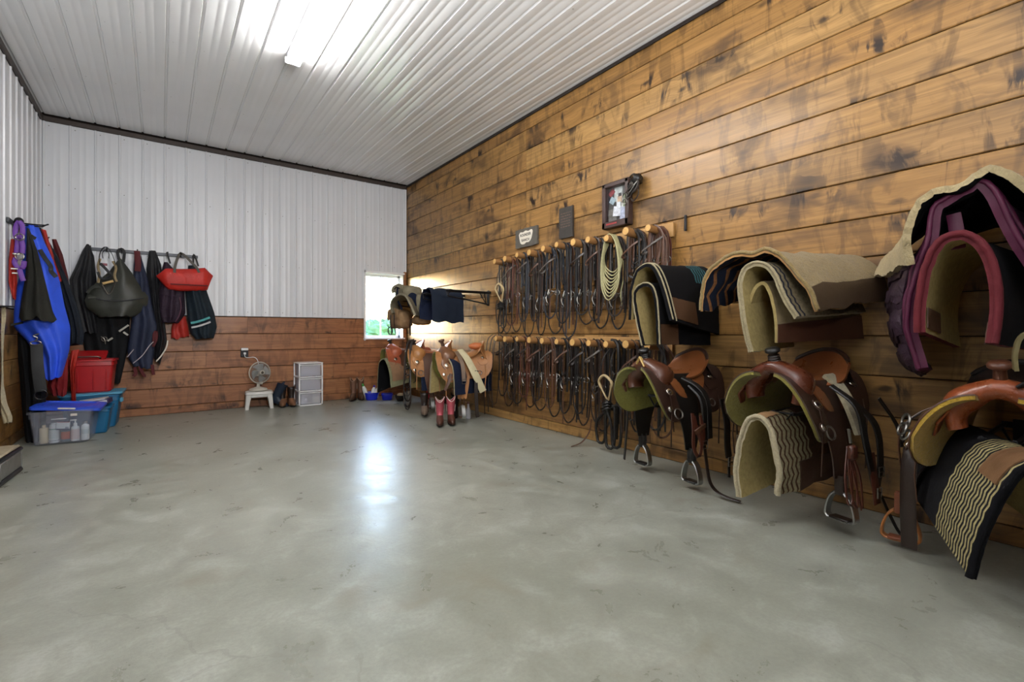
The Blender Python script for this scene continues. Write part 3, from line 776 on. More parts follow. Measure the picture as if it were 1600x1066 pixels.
sc_, spc = western_saddle('western_saddle', 'saddle with a dark horn and reddish flap, nearest to the window', 6.76, z0=.675, yaw=-.1, swell=leather('red_flap', '#9c5236', .4), skirt=leather('red_flap', '#9c5236', .4), seat=MDBR, wool=OLIVEW, fend=MDBR, stir=ALU,
    stirleath=DKBR, hornh=.08, horn=BLK, flare=.05, far_fender=False)

# ------------------------------------------------------------------ saddle pads and blankets draped over racks
def pad(name, label, front, rear, xf, xr, th, mats, nu=34, nv=44, rough=.004, cat='saddle pad', sag=0, parent=None, wob=0, seed=1, group=None, fz=None):
    """front / rear: (y, z) outlines from the far flank over the spine to the near flank"""
    F, R = spl2(front, nv+1), spl2(rear, nv+1)
    def fn(u, v):
        j = min(nv, int(round(v*nv))); a, b = F[j], R[j]
        x = xf(j/nv) if callable(xf) else xf; x = x+(xr-x)*u
        y = a[0]+(b[0]-a[0])*u; z = a[1]+(b[1]-a[1])*u-sag*math.sin(u*PI)
        d = noise.noise(V((x*9+seed, y*9, z*9)))*wob+noise.noise(V((x*40+seed, y*40, z*40)))*rough
        return V((x+noise.noise(V((y*25, z*25, seed)))*rough*1.5*(1 if u in (0, 1) else 0), y+d*.4, z+d))
    o = MB().sheet(fn, nu, nv, th, (0, 1, 2), up=(0, 0, 1)).build(name, mats, parent, 50)
    if parent is None and label: tag(o, label, cat, group)
    return o, fn
def edge_roll(parent, fn, r, m, nv=44, u=0.0, name='binding', off=(0, 0, 0), v0=0, v1=1):
    pts = [V(fn(u, v0+(v1-v0)*j/nv))+V(off) for j in range(nv+1)]
    return MB().tube(pts, r, 7).build(name, m, parent, 60)
def patch(parent, fn, u0, u1, v0, v1, m, name='wear_leather', off=.005, th=.006, nu=12, nv=12, up=(0, 0, 1)):
    """leather patch sewn on the outside of a pad"""
    def g(u, v):
        uu, vv = u0+(u1-u0)*u, v0+(v1-v0)*v; e = .01
        p = V(fn(uu, vv)); a = V(fn(min(1, uu+e), vv))-V(fn(max(0, uu-e), vv)); b = V(fn(uu, min(1, vv+.03)))-V(fn(uu, max(0, vv-.03)))
        n = a.cross(b).normalized(); n = n if g.s > 0 else -n
        return p+n*(off(u, v) if callable(off) else off)
    uu, vv = (u0+u1)/2, .5; a = V(fn(uu+.01, vv))-V(fn(uu-.01, vv)); b = V(fn(uu, vv+.03))-V(fn(uu, vv-.03)); g.s = 1 if a.cross(b).z > 0 else -1
    uv = (v0+v1)/2; a2 = V(fn(uu+.01, uv))-V(fn(uu-.01, uv)); b2 = V(fn(uu, min(1, uv+.03)))-V(fn(uu, max(0, uv-.03))); n = a2.cross(b2)*g.s
    return MB().sheet(g, nu, nv, th, up=tuple(n)).build(name, m, parent, 50)

XF = 2.74
# pad over the rack beside the bridles: black with a folded one under it
NAVAJO = stripes('teal_navajo', '#13141a', '#2f5f66', 34, .01, 30, .55)
WEARL = leather('wear_leather', '#4a3222', .45)
fr1 = [(2.263,1.169),(2.251,1.378),(2.205,1.508),(2.143,1.552),(2.072,1.553),(2.014,1.489),(1.957,1.358),(1.897,1.161)]
rr1 = [(2.36,1.28),(2.33,1.46),(2.25,1.57),(2.16,1.60),(2.06,1.585),(1.98,1.50),(1.95,1.30),(1.94,1.06)]
p1, f1 = pad('saddle_pad', 'black felt saddle pad with pale braided trim over the rack beside the bridles', fr1, rr1, 2.74, 3.40, .022, [BLKFELT, BEIGEFELT, BLKFELT], rough=.003)
edge_roll(p1, f1, .007, CREAMW, u=.02, name='braided_trim', off=(0, 0, .004)); edge_roll(p1, f1, .006, CREAMW, u=.085, name='braided_trim', off=(0, 0, .004), v0=.45)
patch(p1, f1, .10, .52, .82, .97, WEARL); patch(p1, f1, .60, .86, .30, .66, NAVAJO, 'navajo_band', .003, .004)
fr1b = [(2.159,0.984),(2.204,1.145),(2.239,1.336),(2.21,1.404),(2.137,1.43),(2.071,1.407),(2.034,1.324),(2.018,1.173),(2.008,0.996)]
rr1b = [(2.27,.98),(2.29,1.2),(2.29,1.36),(2.25,1.44),(2.17,1.47),(2.08,1.44),(2.03,1.36),(2.01,1.2),(2.00,.98)]
p1b, f1b = pad('saddle_pad', 'folded dark pad with beige felt inside, tucked under the black trimmed pad', fr1b, rr1b, 2.76, 3.38, .026, [BLKFELT, BEIGEFELT, BLKFELT], rough=.003)
edge_roll(p1b, f1b, .006, CREAMW, u=.0, name='braided_trim'); patch(p1b, f1b, .03, .34, .87, .99, WEARL); patch(p1b, f1b, .03, .3, .01, .1, BLK)

# middle stack
fr2 = [(1.675,1.204),(1.662,1.36),(1.615,1.459),(1.52,1.526),(1.43,1.537),(1.359,1.517),(1.28,1.528),(1.222,1.506),(1.156,1.442),(1.102,1.362),(1.056,1.304),(1.02,1.186)]
rr2 = [(1.72,1.34),(1.68,1.42),(1.60,1.50),(1.50,1.55),(1.40,1.57),(1.30,1.575),(1.22,1.57),(1.12,1.56),(1.02,1.52),(.95,1.46),(.91,1.38),(.90,1.27)]
FLE = fleece('tan_fleece', '#87734a')
p2, f2 = pad('saddle_pad', 'wide tan fleece pad with a dark patterned underside, spread over the middle rack', fr2, rr2, 2.72, 3.40, .016, [FLE, stripes('night_sky_cloth', '#141c2c', '#7a5230', 9, .05, 11, .72, mottle=.3), leather('pad_edge', '#8a6436', .6)], nv=48, rough=.006, wob=.02)
patch(p2, f2, .02, .97, .87, .995, leather('pad_side_leather', '#3c2d1e', .5), off=.006)
edge_roll(p2, f2, .012, FLE, u=.0, name='fleece_roll', v0=.0, v1=1, off=(.004, 0, .008))
fr2b = [(1.36,0.963),(1.393,1.095),(1.416,1.255),(1.423,1.363),(1.397,1.442),(1.335,1.475),(1.264,1.456),(1.213,1.391),(1.167,1.27),(1.103,1.161)]
rr2b = [(1.42,.98),(1.44,1.15),(1.44,1.32),(1.42,1.44),(1.36,1.50),(1.27,1.53),(1.18,1.51),(1.10,1.45),(1.05,1.33),(1.0,1.2)]
p2b, f2b = pad('saddle_pad', 'narrow beige felt pad with black and white trim hanging inside the tan fleece pad', fr2b, rr2b, 2.70, 3.36, .024, [stripes('black_white_trim', '#746850', '#20222c', 26, .01, 40, .6, fade=.085), BEIGEFELT, CREAMW], rough=.004)
edge_roll(p2b, f2b, .008, CREAMW, u=0, name='fringe')
fr2c = [(1.419,1.023),(1.431,1.152),(1.396,1.302),(1.348,1.366),(1.305,1.362),(1.27,1.286),(1.245,1.148),(1.242,1.019)]
rr2c = [(1.50,1.02),(1.49,1.16),(1.44,1.32),(1.34,1.42),(1.23,1.42),(1.12,1.32),(1.04,1.2),(1.02,1.04)]
p2c, f2c = pad('saddle_pad', 'dull beige pad with brown leather lower edges, lowest of the middle upper stack', fr2c, rr2c, 2.78, 3.38, .02, [mat('dull_beige_felt', '#7d6f52', .95, bump=.5), BEIGEFELT, BEIGEFELT], rough=.003)
patch(p2c, f2c, .0, 1.0, .86, 1.0, leather('brown_trim_leather', '#4a2e20', .4)); patch(p2c, f2c, .0, .7, .0, .17, leather('worn_trim_leather', '#6b513a', .5))

# right stack
fr3 = [(0.65,1.38),(0.664,1.489),(0.645,1.59),(0.601,1.669),(0.547,1.709),(0.477,1.708),(0.434,1.732),(0.398,1.759),(0.351,1.746),(0.29,1.671),(0.223,1.572),(0.179,1.457),(0.161,1.313)]
rr3 = [(.98,1.40),(.92,1.50),(.84,1.58),(.74,1.64),(.64,1.67),(.52,1.68),(.42,1.69),(.32,1.69),(.2,1.67),(.06,1.62),(-.06,1.52),(-.14,1.42),(-.18,1.28)]
p3, f3p = pad('saddle_pad', 'thick ivory fleece pad topping the stack on the right rack', fr3, rr3, 2.70, 3.38, .030, [fleece('shaggy_fleece', '#bca97e'), BLKFELT, fleece('cut_fleece', '#ad9c76')], nu=44, nv=70, rough=.008, wob=.02)
PURP = cloth('purple_quilt', '#2d1a29', .55, .8, .5, 9)
MAG = cloth('magenta_binding', '#4a1630', .5, .2)
fr3b = [(0.616,0.91),(0.643,1.025),(0.662,1.136),(0.653,1.252),(0.607,1.422),(0.568,1.586),(0.521,1.688),(0.46,1.701),(0.412,1.707),(0.372,1.653),(0.329,1.514),(0.277,1.379),(0.211,1.248)]
rr3b = [(0.707,0.859),(0.798,0.93),(0.849,1.116),(0.875,1.32),(0.838,1.431)]+[(.76,1.47),(.66,1.55),(.56,1.6),(.46,1.62),(.36,1.62),(.26,1.58),(.16,1.5),(.08,1.38),(.02,1.24)]
p3b, f3b = pad('quilted_blanket', 'purple quilted blanket with magenta binding under the ivory fleece pad', fr3b, rr3b, 2.74, 3.30, .035, [PURP, BLKFELT, MAG], cat='blanket', rough=.004, wob=.035)
patch(p3b, f3b, .14, .96, .0, .36, PURP, 'quilted_flank', off=lambda u, v: .008+.034*abs(math.sin(v*PI*3.5))**.55*min(1, 8*min(u, 1-u)+.15), th=.008, nu=12, nv=36);
edge_roll(p3b, f3b, .011, MAG, u=0); edge_roll(p3b, f3b, .010, MAG, u=.10, off=(0, 0, .004))
MB().strap(spl([V((2.80,.512,1.60)), V((2.79,.50,1.52)), V((2.76,.49,1.44))], 10), .05, .006, (0, 1, 0)).build('hanging_strap', MAG, p3b)
MB().strap(spl([V((2.86,.70,1.18)), V((2.84,.66,1.05)), V((2.84,.655,.93))], 12), .022, .006, (0, 1, 0)).build('billet_strap', DKBR, p3b)
fr3c = [(0.603,1.077),(0.605,1.161),(0.594,1.273),(0.577,1.368),(0.543,1.455),(0.49,1.49),(0.435,1.476),(0.389,1.417),(0.36,1.306),(0.353,1.171),(0.365,1.032)]
rr3c = [(.60,1.0),(.61,1.14),(.60,1.27),(.56,1.38),(.50,1.44),(.43,1.47),(.36,1.45),(.30,1.39),(.26,1.27),(.24,1.12),(.24,.98)]
REDTRIM = cloth('red_binding', '#5c1a22', .8, .4)
p3c, f3c = pad('saddle_pad', 'black pad with thick red binding and beige felt lining on the right rack', fr3c, rr3c, 2.66, 3.28, .028, [BLKFELT, BEIGEFELT, REDTRIM], rough=.004)
edge_roll(p3c, f3c, [.014]*45, REDTRIM, u=0)
def lin(u, v):
    p = V(f3c(.02+u*.35, .02+v*.09)); return p+V((0, -.034, 0))
MB().sheet(lin, 6, 6, .004, up=(0, -1, 0)).build('lining_leather', WEARL, p3c)
def lin2(u, v):
    p = V(f3c(.02+u*.35, .90+v*.09)); return p+V((0, .034, 0))
MB().sheet(lin2, 6, 6, .004, up=(0, 1, 0)).build('lining_leather', WEARL, p3c)
# olive leather of one more pad at the photo edge
fr3d = [(0.292,0.938),(0.294,0.994),(0.284,1.05),(0.265,1.078),(0.229,1.078),(0.207,0.988)]
rr3d = [(p[0]+.02, p[1]) for p in fr3d]
p3d, f3d = pad('saddle_pad', 'small olive edged pad hanging at the very right edge of the photo', fr3d, rr3d, 2.50, 2.62, .012, [leather('olive_leather', '#5d5330', .5), BLKFELT, leather('olive_leather', '#5d5330', .5)], nu=8, nv=20)

# pads under the saddles
fl2 = [(1.406,0.136),(1.421,0.276),(1.402,0.423),(1.369,0.539),(1.322,0.604),(1.266,0.605),(1.222,0.549),(1.192,0.426),(1.175,0.313),(1.185,0.201)]
rl2 = [(1.30,.22),(1.31,.36),(1.30,.50),(1.28,.60),(1.24,.645),(1.18,.645),(1.12,.60),(1.08,.50),(1.06,.38),(1.05,.26)]
CWAVE = stripes('cream_wavy_weave', '#4a3324', '#8a8064', 26, .02, 26, .38, fade=.30)
q2, g2 = pad('saddle_pad', 'cream and brown wavy striped pad hanging below the red brown saddle', fl2, rl2, 2.66, 3.34, .024, [CWAVE, BEIGEFELT, IVORY], rough=.005, wob=.012)
edge_roll(q2, g2, .013, IVORY, u=0, name='fleece_edge')
patch(q2, g2, .02, .20, .42, .56, leather('spine_leather', '#8a6a48', .5))
patch(q2, g2, .25, .95, .84, .995, leather('pad_brown_leather', '#38251a', .5))
def lin3(u, v): return V(g2(.02+u*.5, .72+v*.27))+V((0, .030, 0))
MB().sheet(lin3, 6, 6, .004, up=(0, 1, 0)).build('lining_leather', WEARL, q2)

BCHEV = stripes('black_cream_chevron', '#17171a', '#a3966a', 42, .010, 34, .52, fade=.36)
# this pad is turned on its rack so that its outer flank faces the room
T3 = thing('saddle_pad', 'black pad with cream chevron weave and a leather spine patch under the orange tan saddle', 'saddle pad', (2.95, .44, .64), .52)
fl3 = [(.235,-.47),(.215,-.36),(.18,-.24),(.135,-.12),(.085,-.045),(.02,-.015),(-.05,-.03),(-.11,-.09),(-.14,-.2),(-.16,-.32),(-.17,-.40)]
rl3 = [(.20,-.33),(.19,-.26),(.165,-.16),(.12,-.07),(.075,-.015),(.02,.0),(-.05,-.015),(-.10,-.07),(-.135,-.16),(-.15,-.26),(-.16,-.34)]
q3, g3 = pad('pad_body', None, fl3, rl3, -.50, .30, .022, [BCHEV, BEIGEFELT, BLKFELT], parent=T3, rough=.003, nv=40)
edge_roll(T3, g3, .013, BLKFELT, u=0, name='edge_roll', nv=40)
patch(T3, g3, .06, .24, .36, .66, leather('brown_spine_leather', '#6e5138', .36), off=.006)

# pads below the saddles nearer the window
fa = [(5.468,0.304),(5.45,0.502),(5.415,0.683),(5.26,0.778),(5.095,0.793),(4.952,0.753),(4.861,0.622),(4.831,0.34)]
ra = [(5.34,.42),(5.33,.55),(5.29,.62),(5.20,.65),(5.10,.65),(5.0,.62),(4.95,.5),(4.94,.34)]
pa, ga = pad('saddle_pad', 'navy pad with a cream front edge under the tan stamped saddle', fa, ra, 2.76, 3.36, .02, [NAVYFELT, BEIGEFELT, CREAMW], rough=.002)
edge_roll(pa, ga, .012, CREAMW, u=0, name='fleece_edge', v1=.45)
fb = [(6.16,.30),(6.14,.45),(6.09,.58),(6.0,.64),(5.88,.64),(5.79,.58),(5.75,.45),(5.74,.30)]
pb, gb = pad('saddle_pad', 'navy pad under the light tan saddle, partly behind hanging reins', fb, fb, 2.78, 3.36, .02, [NAVYFELT, BEIGEFELT, NAVYFELT], rough=.002)
fc = [(6.943,0.163),(6.917,0.445),(6.865,0.63),(6.713,0.694),(6.59,0.672),(6.447,0.524),(6.377,0.293)]
rc = [(6.98,.42),(6.97,.5),(6.93,.6),(6.82,.65),(6.72,.62),(6.66,.5),(6.63,.40)]
pc, gc = pad('saddle_pad', 'olive edged dark pad below the saddle nearest the window', fc, rc, 2.62, 3.36, .02, [mat('olive_felt', '#7b7a5c', .95, bump=.4), BLKFELT, mat('olive_felt', '#7b7a5c')], rough=.002)
patch(pc, gc, .04, .6, .55, .93, leather('scuffed_flap', '#8a6c52', .5), name='leather_flap')

# blanket and bags on the upper racks by the window
MB_ = [(5.99,1.24),(5.98,1.42),(5.93,1.58),(5.85,1.645),(5.72,1.648),(5.64,1.60),(5.60,1.44),(5.585,1.20)]
bl, gbk = pad('folded_blanket', 'dark navy folded blanket draped over a rack beside the bare rack', [(a, z+.02) for a, z in MB_], MB_, 2.86, 3.33, .018, [cloth('navy_wool', '#1d2431', .9, .7, .15, 3), NAVYFELT, NAVYFELT], cat='blanket', wob=.03, rough=.002)

# ------------------------------------------------------------------ peg boards with log pegs, and the bridles on them
PEGWOOD = mat('peeled_log', '#8a6238', .6, scale=30, bump=.2); PEGEND = mat('log_end_grain', '#c49a5a', .6, scale=60, bump=.1)
BOARDW = mat('pale_pine_board', '#ab8350', .55, scale=9, bump=.1)
UP = [(4.671,1.926),(4.461,1.931),(4.228,1.945),(4.011,1.944),(3.776,1.953),(3.567,1.963),(3.327,1.952),(3.131,1.946),(2.901,1.922),(2.683,1.948),(2.45,1.935)]
LO = [(4.644,1.003),(4.461,0.998),(4.228,1.001),(4.011,0.993),(3.796,0.988),(3.567,0.983),(3.34,0.98),(3.122,0.978),(2.909,0.97),(2.683,0.975),(2.457,0.964)]
def peg_row(pts, label):
    z = sum(p[1] for p in pts)/len(pts)-.01
    t = thing('peg_board', label, 'peg board', (XR, 0, z))
    y0, y1 = pts[0][0]+.10, pts[-1][0]-.10
    MB().box((-.011, (y0+y1)/2, .0), (.022, y0-y1, .12), bev=.004).build('board', BOARDW, t)
    for i, (y, zz) in enumerate(pts):
        r = .035+.004*math.sin(i*2.3); b = MB()
        M = Matrix.Translation((-.01, y, zz-z-.012)) @ Matrix.Rotation(-PI/2+.06, 4, 'Y')
        b.lathe([(r*.95, 0), (r, .05), (r*.97, .13), (r, .205), (r*.93, .213)], 12, M); p = b.build('peg', PEGWOOD, t)
        MB().lathe([(r*.93, .2125), (r*.6, .2145), (r*.2, .213), (.001, .2142)], 12, M).build('cut_end', PEGEND, p)
peg_row(UP, 'upper pine board with eleven log pegs on the board wall')
peg_row(LO, 'lower pine board with eleven log pegs near the floor')

def P3(a, d, z): return V((-d, -a, z))      # a: along the wall to the viewer's right, d: out of the wall
BR_COL = [BLK, DKBR, BLK, DKBR, leather('oiled_leather', '#241914', .4), leather('grey_leather', '#47403a', .5)]
WIDE = (0, 1, 0)
def strapz(t, name, m, pts, w, th=.004, n=None, wide=WIDE): return MB().strap(spl([P3(*p) for p in pts], n or 14+4*len(pts)), w, th, wide).build(name, m, t)
def bridle(y, z, label, seed, L=.42, reins=.85, m=None, m2=None, extra=2, brow=True, shank=True, group='bridles on the pegs', cat='bridle', name='bridle', spread=1.0, rein_n=2):
    r = random.Random(seed); t = thing(name, label, cat, (XR, y, z), 0, group)
    m = m or r.choice(BR_COL); m2 = m2 or r.choice(BR_COL); T = .026
    d0 = .085+r.uniform(-.02, .02); w = r.uniform(.022, .032); L = L+r.uniform(-.03, .03)
    aL, aR = -.046*spread+r.uniform(-.012, .006), .062*spread+r.uniform(-.008, .016)
    strapz(t, 'headstall', m, [(aL+.004, d0-.02, -L), (aL, d0, -.22), (aL+.004, d0, -.05), (-.022, d0, .012), (0, d0, T), (.024, d0, .012), (aR-.004, d0, -.05), (aR, d0+.01, -.22), (aR-.006, d0-.01, -L)], w)
    # second layer: throatlatch or a folded crown
    d1 = d0+.03; k = r.uniform(.26, .4)
    strapz(t, 'throatlatch', m2, [(aL+.012, d1, -k), (aL+.010, d1, -.06), (-.018, d1, .016), (.0, d1, T+.002), (.02, d1, .014), (aR-.012, d1, -.08), (aR+.008, d1+.02, -k*.8), (.02, d1+.03, -k-.05), (aL+.012, d1, -k)], w*.6)
    if brow:
        zb = -.10-r.uniform(0, .05); k = r.uniform(.8, 1.2)
        strapz(t, 'browband', r.choice([m, MDBR, BR_COL[5]]), [(aL+.004, d0+.004, zb-.03), (aL-.035*k, d0+.035, zb-.085*k), (aL-.045*k, d0+.075, zb-.095*k), (aL-.02, d0+.095, zb-.075*k), ((aL+aR)/2, d0+.09, zb-.02), (aR, d0+.05, zb+.03), (aR+.004, d0+.008, zb+.045)], .020, .005, wide=(.3, .1, 1))
    for q in range(2):
        d4 = .05+.085*q+r.uniform(-.01, .01); e1, e2 = r.uniform(.3, .75), r.uniform(.3, .8)
        strapz(t, 'folded_strap', [m, m2][q], [(aL+.006, d4, -e1), (aL+.012, d4, -.06), (-.02, d4, .016), (0, d4, T+.005), (.024, d4, .014), (aR-.004, d4, -.07), (aR+.004, d4+.01, -e2)], r.uniform(.02, .03))
    # bit with curved shanks and rings
    b = MB(); zc = -L-.005
    b.tube([P3(aL, d0-.02, zc), P3((aL+aR)/2, d0+.01, zc+.02), P3(aR, d0-.01, zc)], .006, 6)
    for a, s in ((aL, -1), (aR, 1)):
        if shank:
            b.tube(spl([P3(a-.004*s, d0-.01, zc+.045), P3(a+.004*s, d0, zc), P3(a+.018*s, d0+.015, zc-.05), P3(a+.002*s, d0+.01, zc-.10)], 9), .0055, 5)
            b.ring(P3(a+.002*s, d0+.01, zc-.113), .014, .003, (1, .3, 0), 10, 5)
        b.ring(P3(a, d0-.01, zc), .027, .0045, (1, .5*s, 0), 12, 5)
    b.build('bit', STEEL, t)
    strapz(t, 'curb_strap', m2, [(aL, d0+.02, zc+.01), ((aL+aR)/2, d0+.05, zc-.05), (aR, d0+.02, zc+.01)], .012)
    # reins: long loops that come back over the peg
    for q in range(rein_n):
        d2 = .045+q*.075+r.uniform(-.01, .01); R = reins*(1-.14*q+r.uniform(-.05, .03)); a0, a1 = aL-.024+r.uniform(-.025, .015), aR+.03+r.uniform(-.015, .035)
        mm = m2 if q else m
        strapz(t, 'rein', mm, [(a0+.01, d2, zc+.02), (a0, d2+.01, -R*.7), (a0+.012, d2+.01, -R*.9), ((a0+a1)/2, d2+.02, -R), (a1-.012, d2+.01, -R*.88), (a1, d2, -R*.5), (a1-.008, d2, -.09), (.018, d2, .014), (0, d2, T+.004)], .018)
    for q in range(extra):
        a = r.uniform(aL-.01, aR+.03); e = reins*r.uniform(.55, 1.02); d3 = .04+r.random()*.10
        strapz(t, 'hanging_strap', r.choice([m, m2, MDBR]), [(a*.3, d3, T), (a*.9, d3, -.04), (a+r.uniform(-.012, .012), d3, -e*.5), (a+r.uniform(-.015, .015), d3+.01, -e)], r.uniform(.014, .03))
    p = P3(aR, d0+.012, -.24); q = MB(); q.ring(p, .011, .0024, (1, 0, 0), 8, 5); q.build('cheek_buckle', STEEL, t)
    p = P3(aL, d0+.012, -.20); q = MB(); q.ring(p, .011, .0024, (1, 0, 0), 8, 5); q.build('cheek_buckle', STEEL, t)
    return t
ORD = ['first', 'second', 'third', 'fourth', 'fifth', 'sixth', 'seventh', 'eighth', 'ninth', 'tenth', 'eleventh']
NAVYL = leather('blue_black_leather', '#1d222b', .4)
up_m = [(DKBR, BLK), (DKBR, RDBR), (BLK, NAVYL), (BLK, DKBR), (BLK, NAVYL), (NAVYL, BLK), (DKBR, BLK), (BLK, DKBR), (BLK, DKBR), (MDBR, BLK), (RDBR, MDBR)]
for i, (y, z) in enumerate(UP):
    nm = ['dark brown', 'red brown', 'black', 'black', 'black looped', 'thick blue black', 'dark brown', 'black and brown', 'black', 'brown tangled', 'red brown bunched'][i]
    lab = 'bridle on the %s peg from the window, on the upper board, %s leather' % (ORD[i], nm)
    if i >= 9:
        bridle(y, z, 'upper row bundle on the %s peg from the window, %s short straps' % (ORD[i], nm), 40+i, L=.24, reins=.46, m=up_m[i][0], m2=up_m[i][1], extra=9, spread=1.25)
    else:
        bridle(y, z, lab, 11+i, L=[.44, .40, .46, .50, .44, .50, .46, .50, .50][i], reins=[.9, .88, .9, .9, .88, .92, .80, .86, .82][i], m=up_m[i][0], m2=up_m[i][1], extra=[3, 3, 3, 3, 4, 6, 2, 3, 3][i], brow=i not in (0, 5, 8))
lo_m = [(DKBR, BLK), (BLK, DKBR), (DKBR, RDBR), (BLK, DKBR), (BLK, MDBR), (DKBR, BLK), (DKBR, BLK), (BLK, DKBR), (BLK, BLK), (BLK, DKBR), (MDBR, BLK)]
for i, (y, z) in enumerate(LO):
    nm = ['dark brown', 'black', 'red brown', 'black', 'black and brown', 'dark brown', 'dark brown', 'black', 'plain black', 'black', 'brown'][i]
    lab = 'bridle on the %s peg from the window, on the lower board, %s leather' % (ORD[i], nm)
    bridle(y, z, lab, 71+i, L=[.36, .38, .40, .40, .40, .40, .38, .40, .3, .36, .3][i], reins=[.82, .80, .80, .80, .82, .85, .84, .86, .5, .80, .78][i], m=lo_m[i][0], m2=lo_m[i][1], extra=3 if i not in (8,) else 1, brow=i not in (8, 10), spread=1.1, rein_n=2 if i != 8 else 0)

# pale lariat on the ninth upper peg
t = thing('lariat', 'pale yellow rope coiled in many loops on the ninth upper peg', 'rope', (XR, UP[8][0], UP[8][1]))
ROPE = mat('lariat_rope', '#9f9970', .6, scale=90, bump=.5, bscale=260)
rr_ = random.Random(5)
for k in range(9):
    Ln = .30+.032*k; a0 = -.115+.010*k*.4+rr_.uniform(-.01, .01); a1 = .095+.003*k+rr_.uniform(-.01, .01); d = .125+.008*k
    pts = spl([P3(-.02, d, .034), P3(.030, d, .028), P3(a1*.75, d, -.07), P3(a1, d, -Ln*.5), P3(a1*.8+.002*k, d+.012, -Ln*.82), P3(.012, d+.02, -Ln), P3(a0*.75, d+.012, -Ln*.80), P3(a0, d, -Ln*.42), P3(a0*.62, d, -.05)], 44, True)
    MB().tube(pts, .0062, 6, True).build('rope_loop', ROPE, t)
MB().tube(spl([P3(.09, .10, -.2), P3(.10, .10, -.34), P3(.07, .11, -.50), P3(.085, .10, -.62)], 14), .006, 6).build('rope_tail', ROPE, t)

# rawhide hackamores
RAWH = mat('rawhide_braid', '#b09a72', .5, scale=80, bump=.6, bscale=200)
def hackamore(y, z, d, a0, top, knot, label, reins, rm):
    t = thing('hackamore', label, 'bridle', (XR, y, z), 0)
    w_ = .075
    pts = spl([P3(a0+.012, d, knot), P3(a0-w_*.8, d+.01, (top+knot)/2), P3(a0-w_, d+.02, top-.05), P3(a0, d+.03, top), P3(a0+w_, d+.02, top-.06), P3(a0+w_*.75, d+.01, (top+knot)/2), P3(a0+.018, d, knot)], 34)
    MB().tube(pts, [.008]*8+[.013]*18+[.008]*8, 8).build('noseband', RAWH, t, 60)
    MB().blob(P3(a0+.012, d+.005, knot-.045), (.038, .042, .055), 12, 8, .2, 5, 3).build('heel_knot', BLK, t, 60)
    for q in range(3):
        b = MB(); zq = knot-.02-q*.025; b.tube([P3(a0+.012+.048*math.cos(k), d+.005+.042*math.sin(k), zq+.012*math.sin(2*k)) for k in [i*2*PI/14 for i in range(14)]], .008, 6, True); b.build('rope_wrap', BLK, t)
    strapz(t, 'hanger', BLK, [(a0-w_*.9, d+.01, top-.06), (a0-.05, d, top*.5), (-.02, .09, .0), (0, .09, .03), (.02, .09, 0), (a0+.05, d, top*.5), (a0+w_*.9, d+.01, top-.06)], .016)
    for (aa, e, r_) in reins:
        MB().tube(spl([P3(a0, d, knot-.08), P3(aa-.05, d, e*.8), P3(aa-.04, d, e*.97), P3(aa, d+.01, e), P3(aa+.05, d, e*.95), P3(aa+.055, d, e*.6), P3(a0+.02, d, knot-.07)], 30), r_, 7).build('rein_loop', rm, t, 60)
    return t
hackamore(4.55, UP[1][1], .20, -.02, -.28, -.50, 'small hackamore with a pale rawhide noseband on the upper pegs at the window end', [(-.02, -.86, .008), (.03, -.80, .008)], BLK)
hk = hackamore(LO[8][0], LO[8][1], .20, -.005, -.28, -.51, 'hackamore with pale noseband and heavy black rope loops on the ninth lower peg', [(-.08, -.90, .013), (.03, -.93, .013), (.10, -.91, .014)], BLK)
MB().tube(spl([P3(.06, .15, -.85), P3(.075, .14, -.4), P3(.07, .13, -.05), P3(.03, .12, .03), P3(-.02, .12, .035)], 20), .016, 8).build('lead_rope', BLK, hk, 60)
# lash ends lying on the floor under the eighth lower peg
strapz(hk, 'lash_end', MDBR, [(-.26, .13, -.72), (-.27, .15, -.84), (-.30, .22, -.935), (-.33, .33, -.968)], .018)
# bridle reins bunched over the second saddle's horn
t = thing('rein_bundle', 'bundle of dark reins hung over the horn of the saddle second from the window', 'bridle', (2.74, 5.93, .95))
rnd = random.Random(9)
for k in range(9):
    e = [-.36, -.45, -.62, -.80, -.88, -.90, -.86, -.72, -.90][k]; y0 = .05-.012*k; dx = -.05-.006*k
    MB().strap(spl([V((0, 0, .03)), V((dx, y0*.5, -.03)), V((dx-.02, y0+.05, e*.5)), V((dx-.02, y0+.085, e*.88)), V((dx-.02, y0-.02, e)), V((dx-.02, y0-.13, e*.88)), V((dx-.01, y0-.09, e*.45)), V((dx*.6, -.03, -.03)), V((.01, 0, .035))], 34), .018, .008, (0, 1, .2)).build('rein', [BLK, BR_COL[5], DKBR][k % 3], t)
b = MB()
for k in range(5): b.ring(V((-.09, -.02+.02*k, -.30-.05*k)), .024, .005, (1, .3, 0), 12, 5)
for o_ in [b.build('curb_bits', STEEL, t)]: o_['kind'] = 'stuff'
# bare ring of a bit seen beside the reins
MB().tube(spl([V((-.05, -.13, -.38)), V((-.06, -.20, -.37)), V((-.06, -.21, -.50)), V((-.05, -.13, -.54))], 16), .006, 6).build('bit_shank', BLACKM, t)
# hanging reins in front of the first pegs
t = thing('rein_set', 'long thin dark reins hanging left of the first pegs, almost to the floor', 'reins', (XR, 4.88, 1.05))
for (a, e, m_) in ((-.10, -1.0, DKBR), (-.02, -.96, BLK), (.07, -.90, DKBR)):
    strapz(t, 'rein', m_, [(a+.02, .05, .0), (a, .12, -.1), (a-.01, .16, e*.6), (a+.02, .17, e)], .02)
strapz(t, 'rein', DKBR, [(-.02, .06, -.02), (-.06, .12, -.5), (-.03, .13, -.78), (.06, .13, -.86), (.12, .12, -.76), (.10, .06, -.1)], .012)
MB().box((-.03, -.02, .02), (.06, .03, .03), bev=.006).build('strap_peg', PEGWOOD, t)

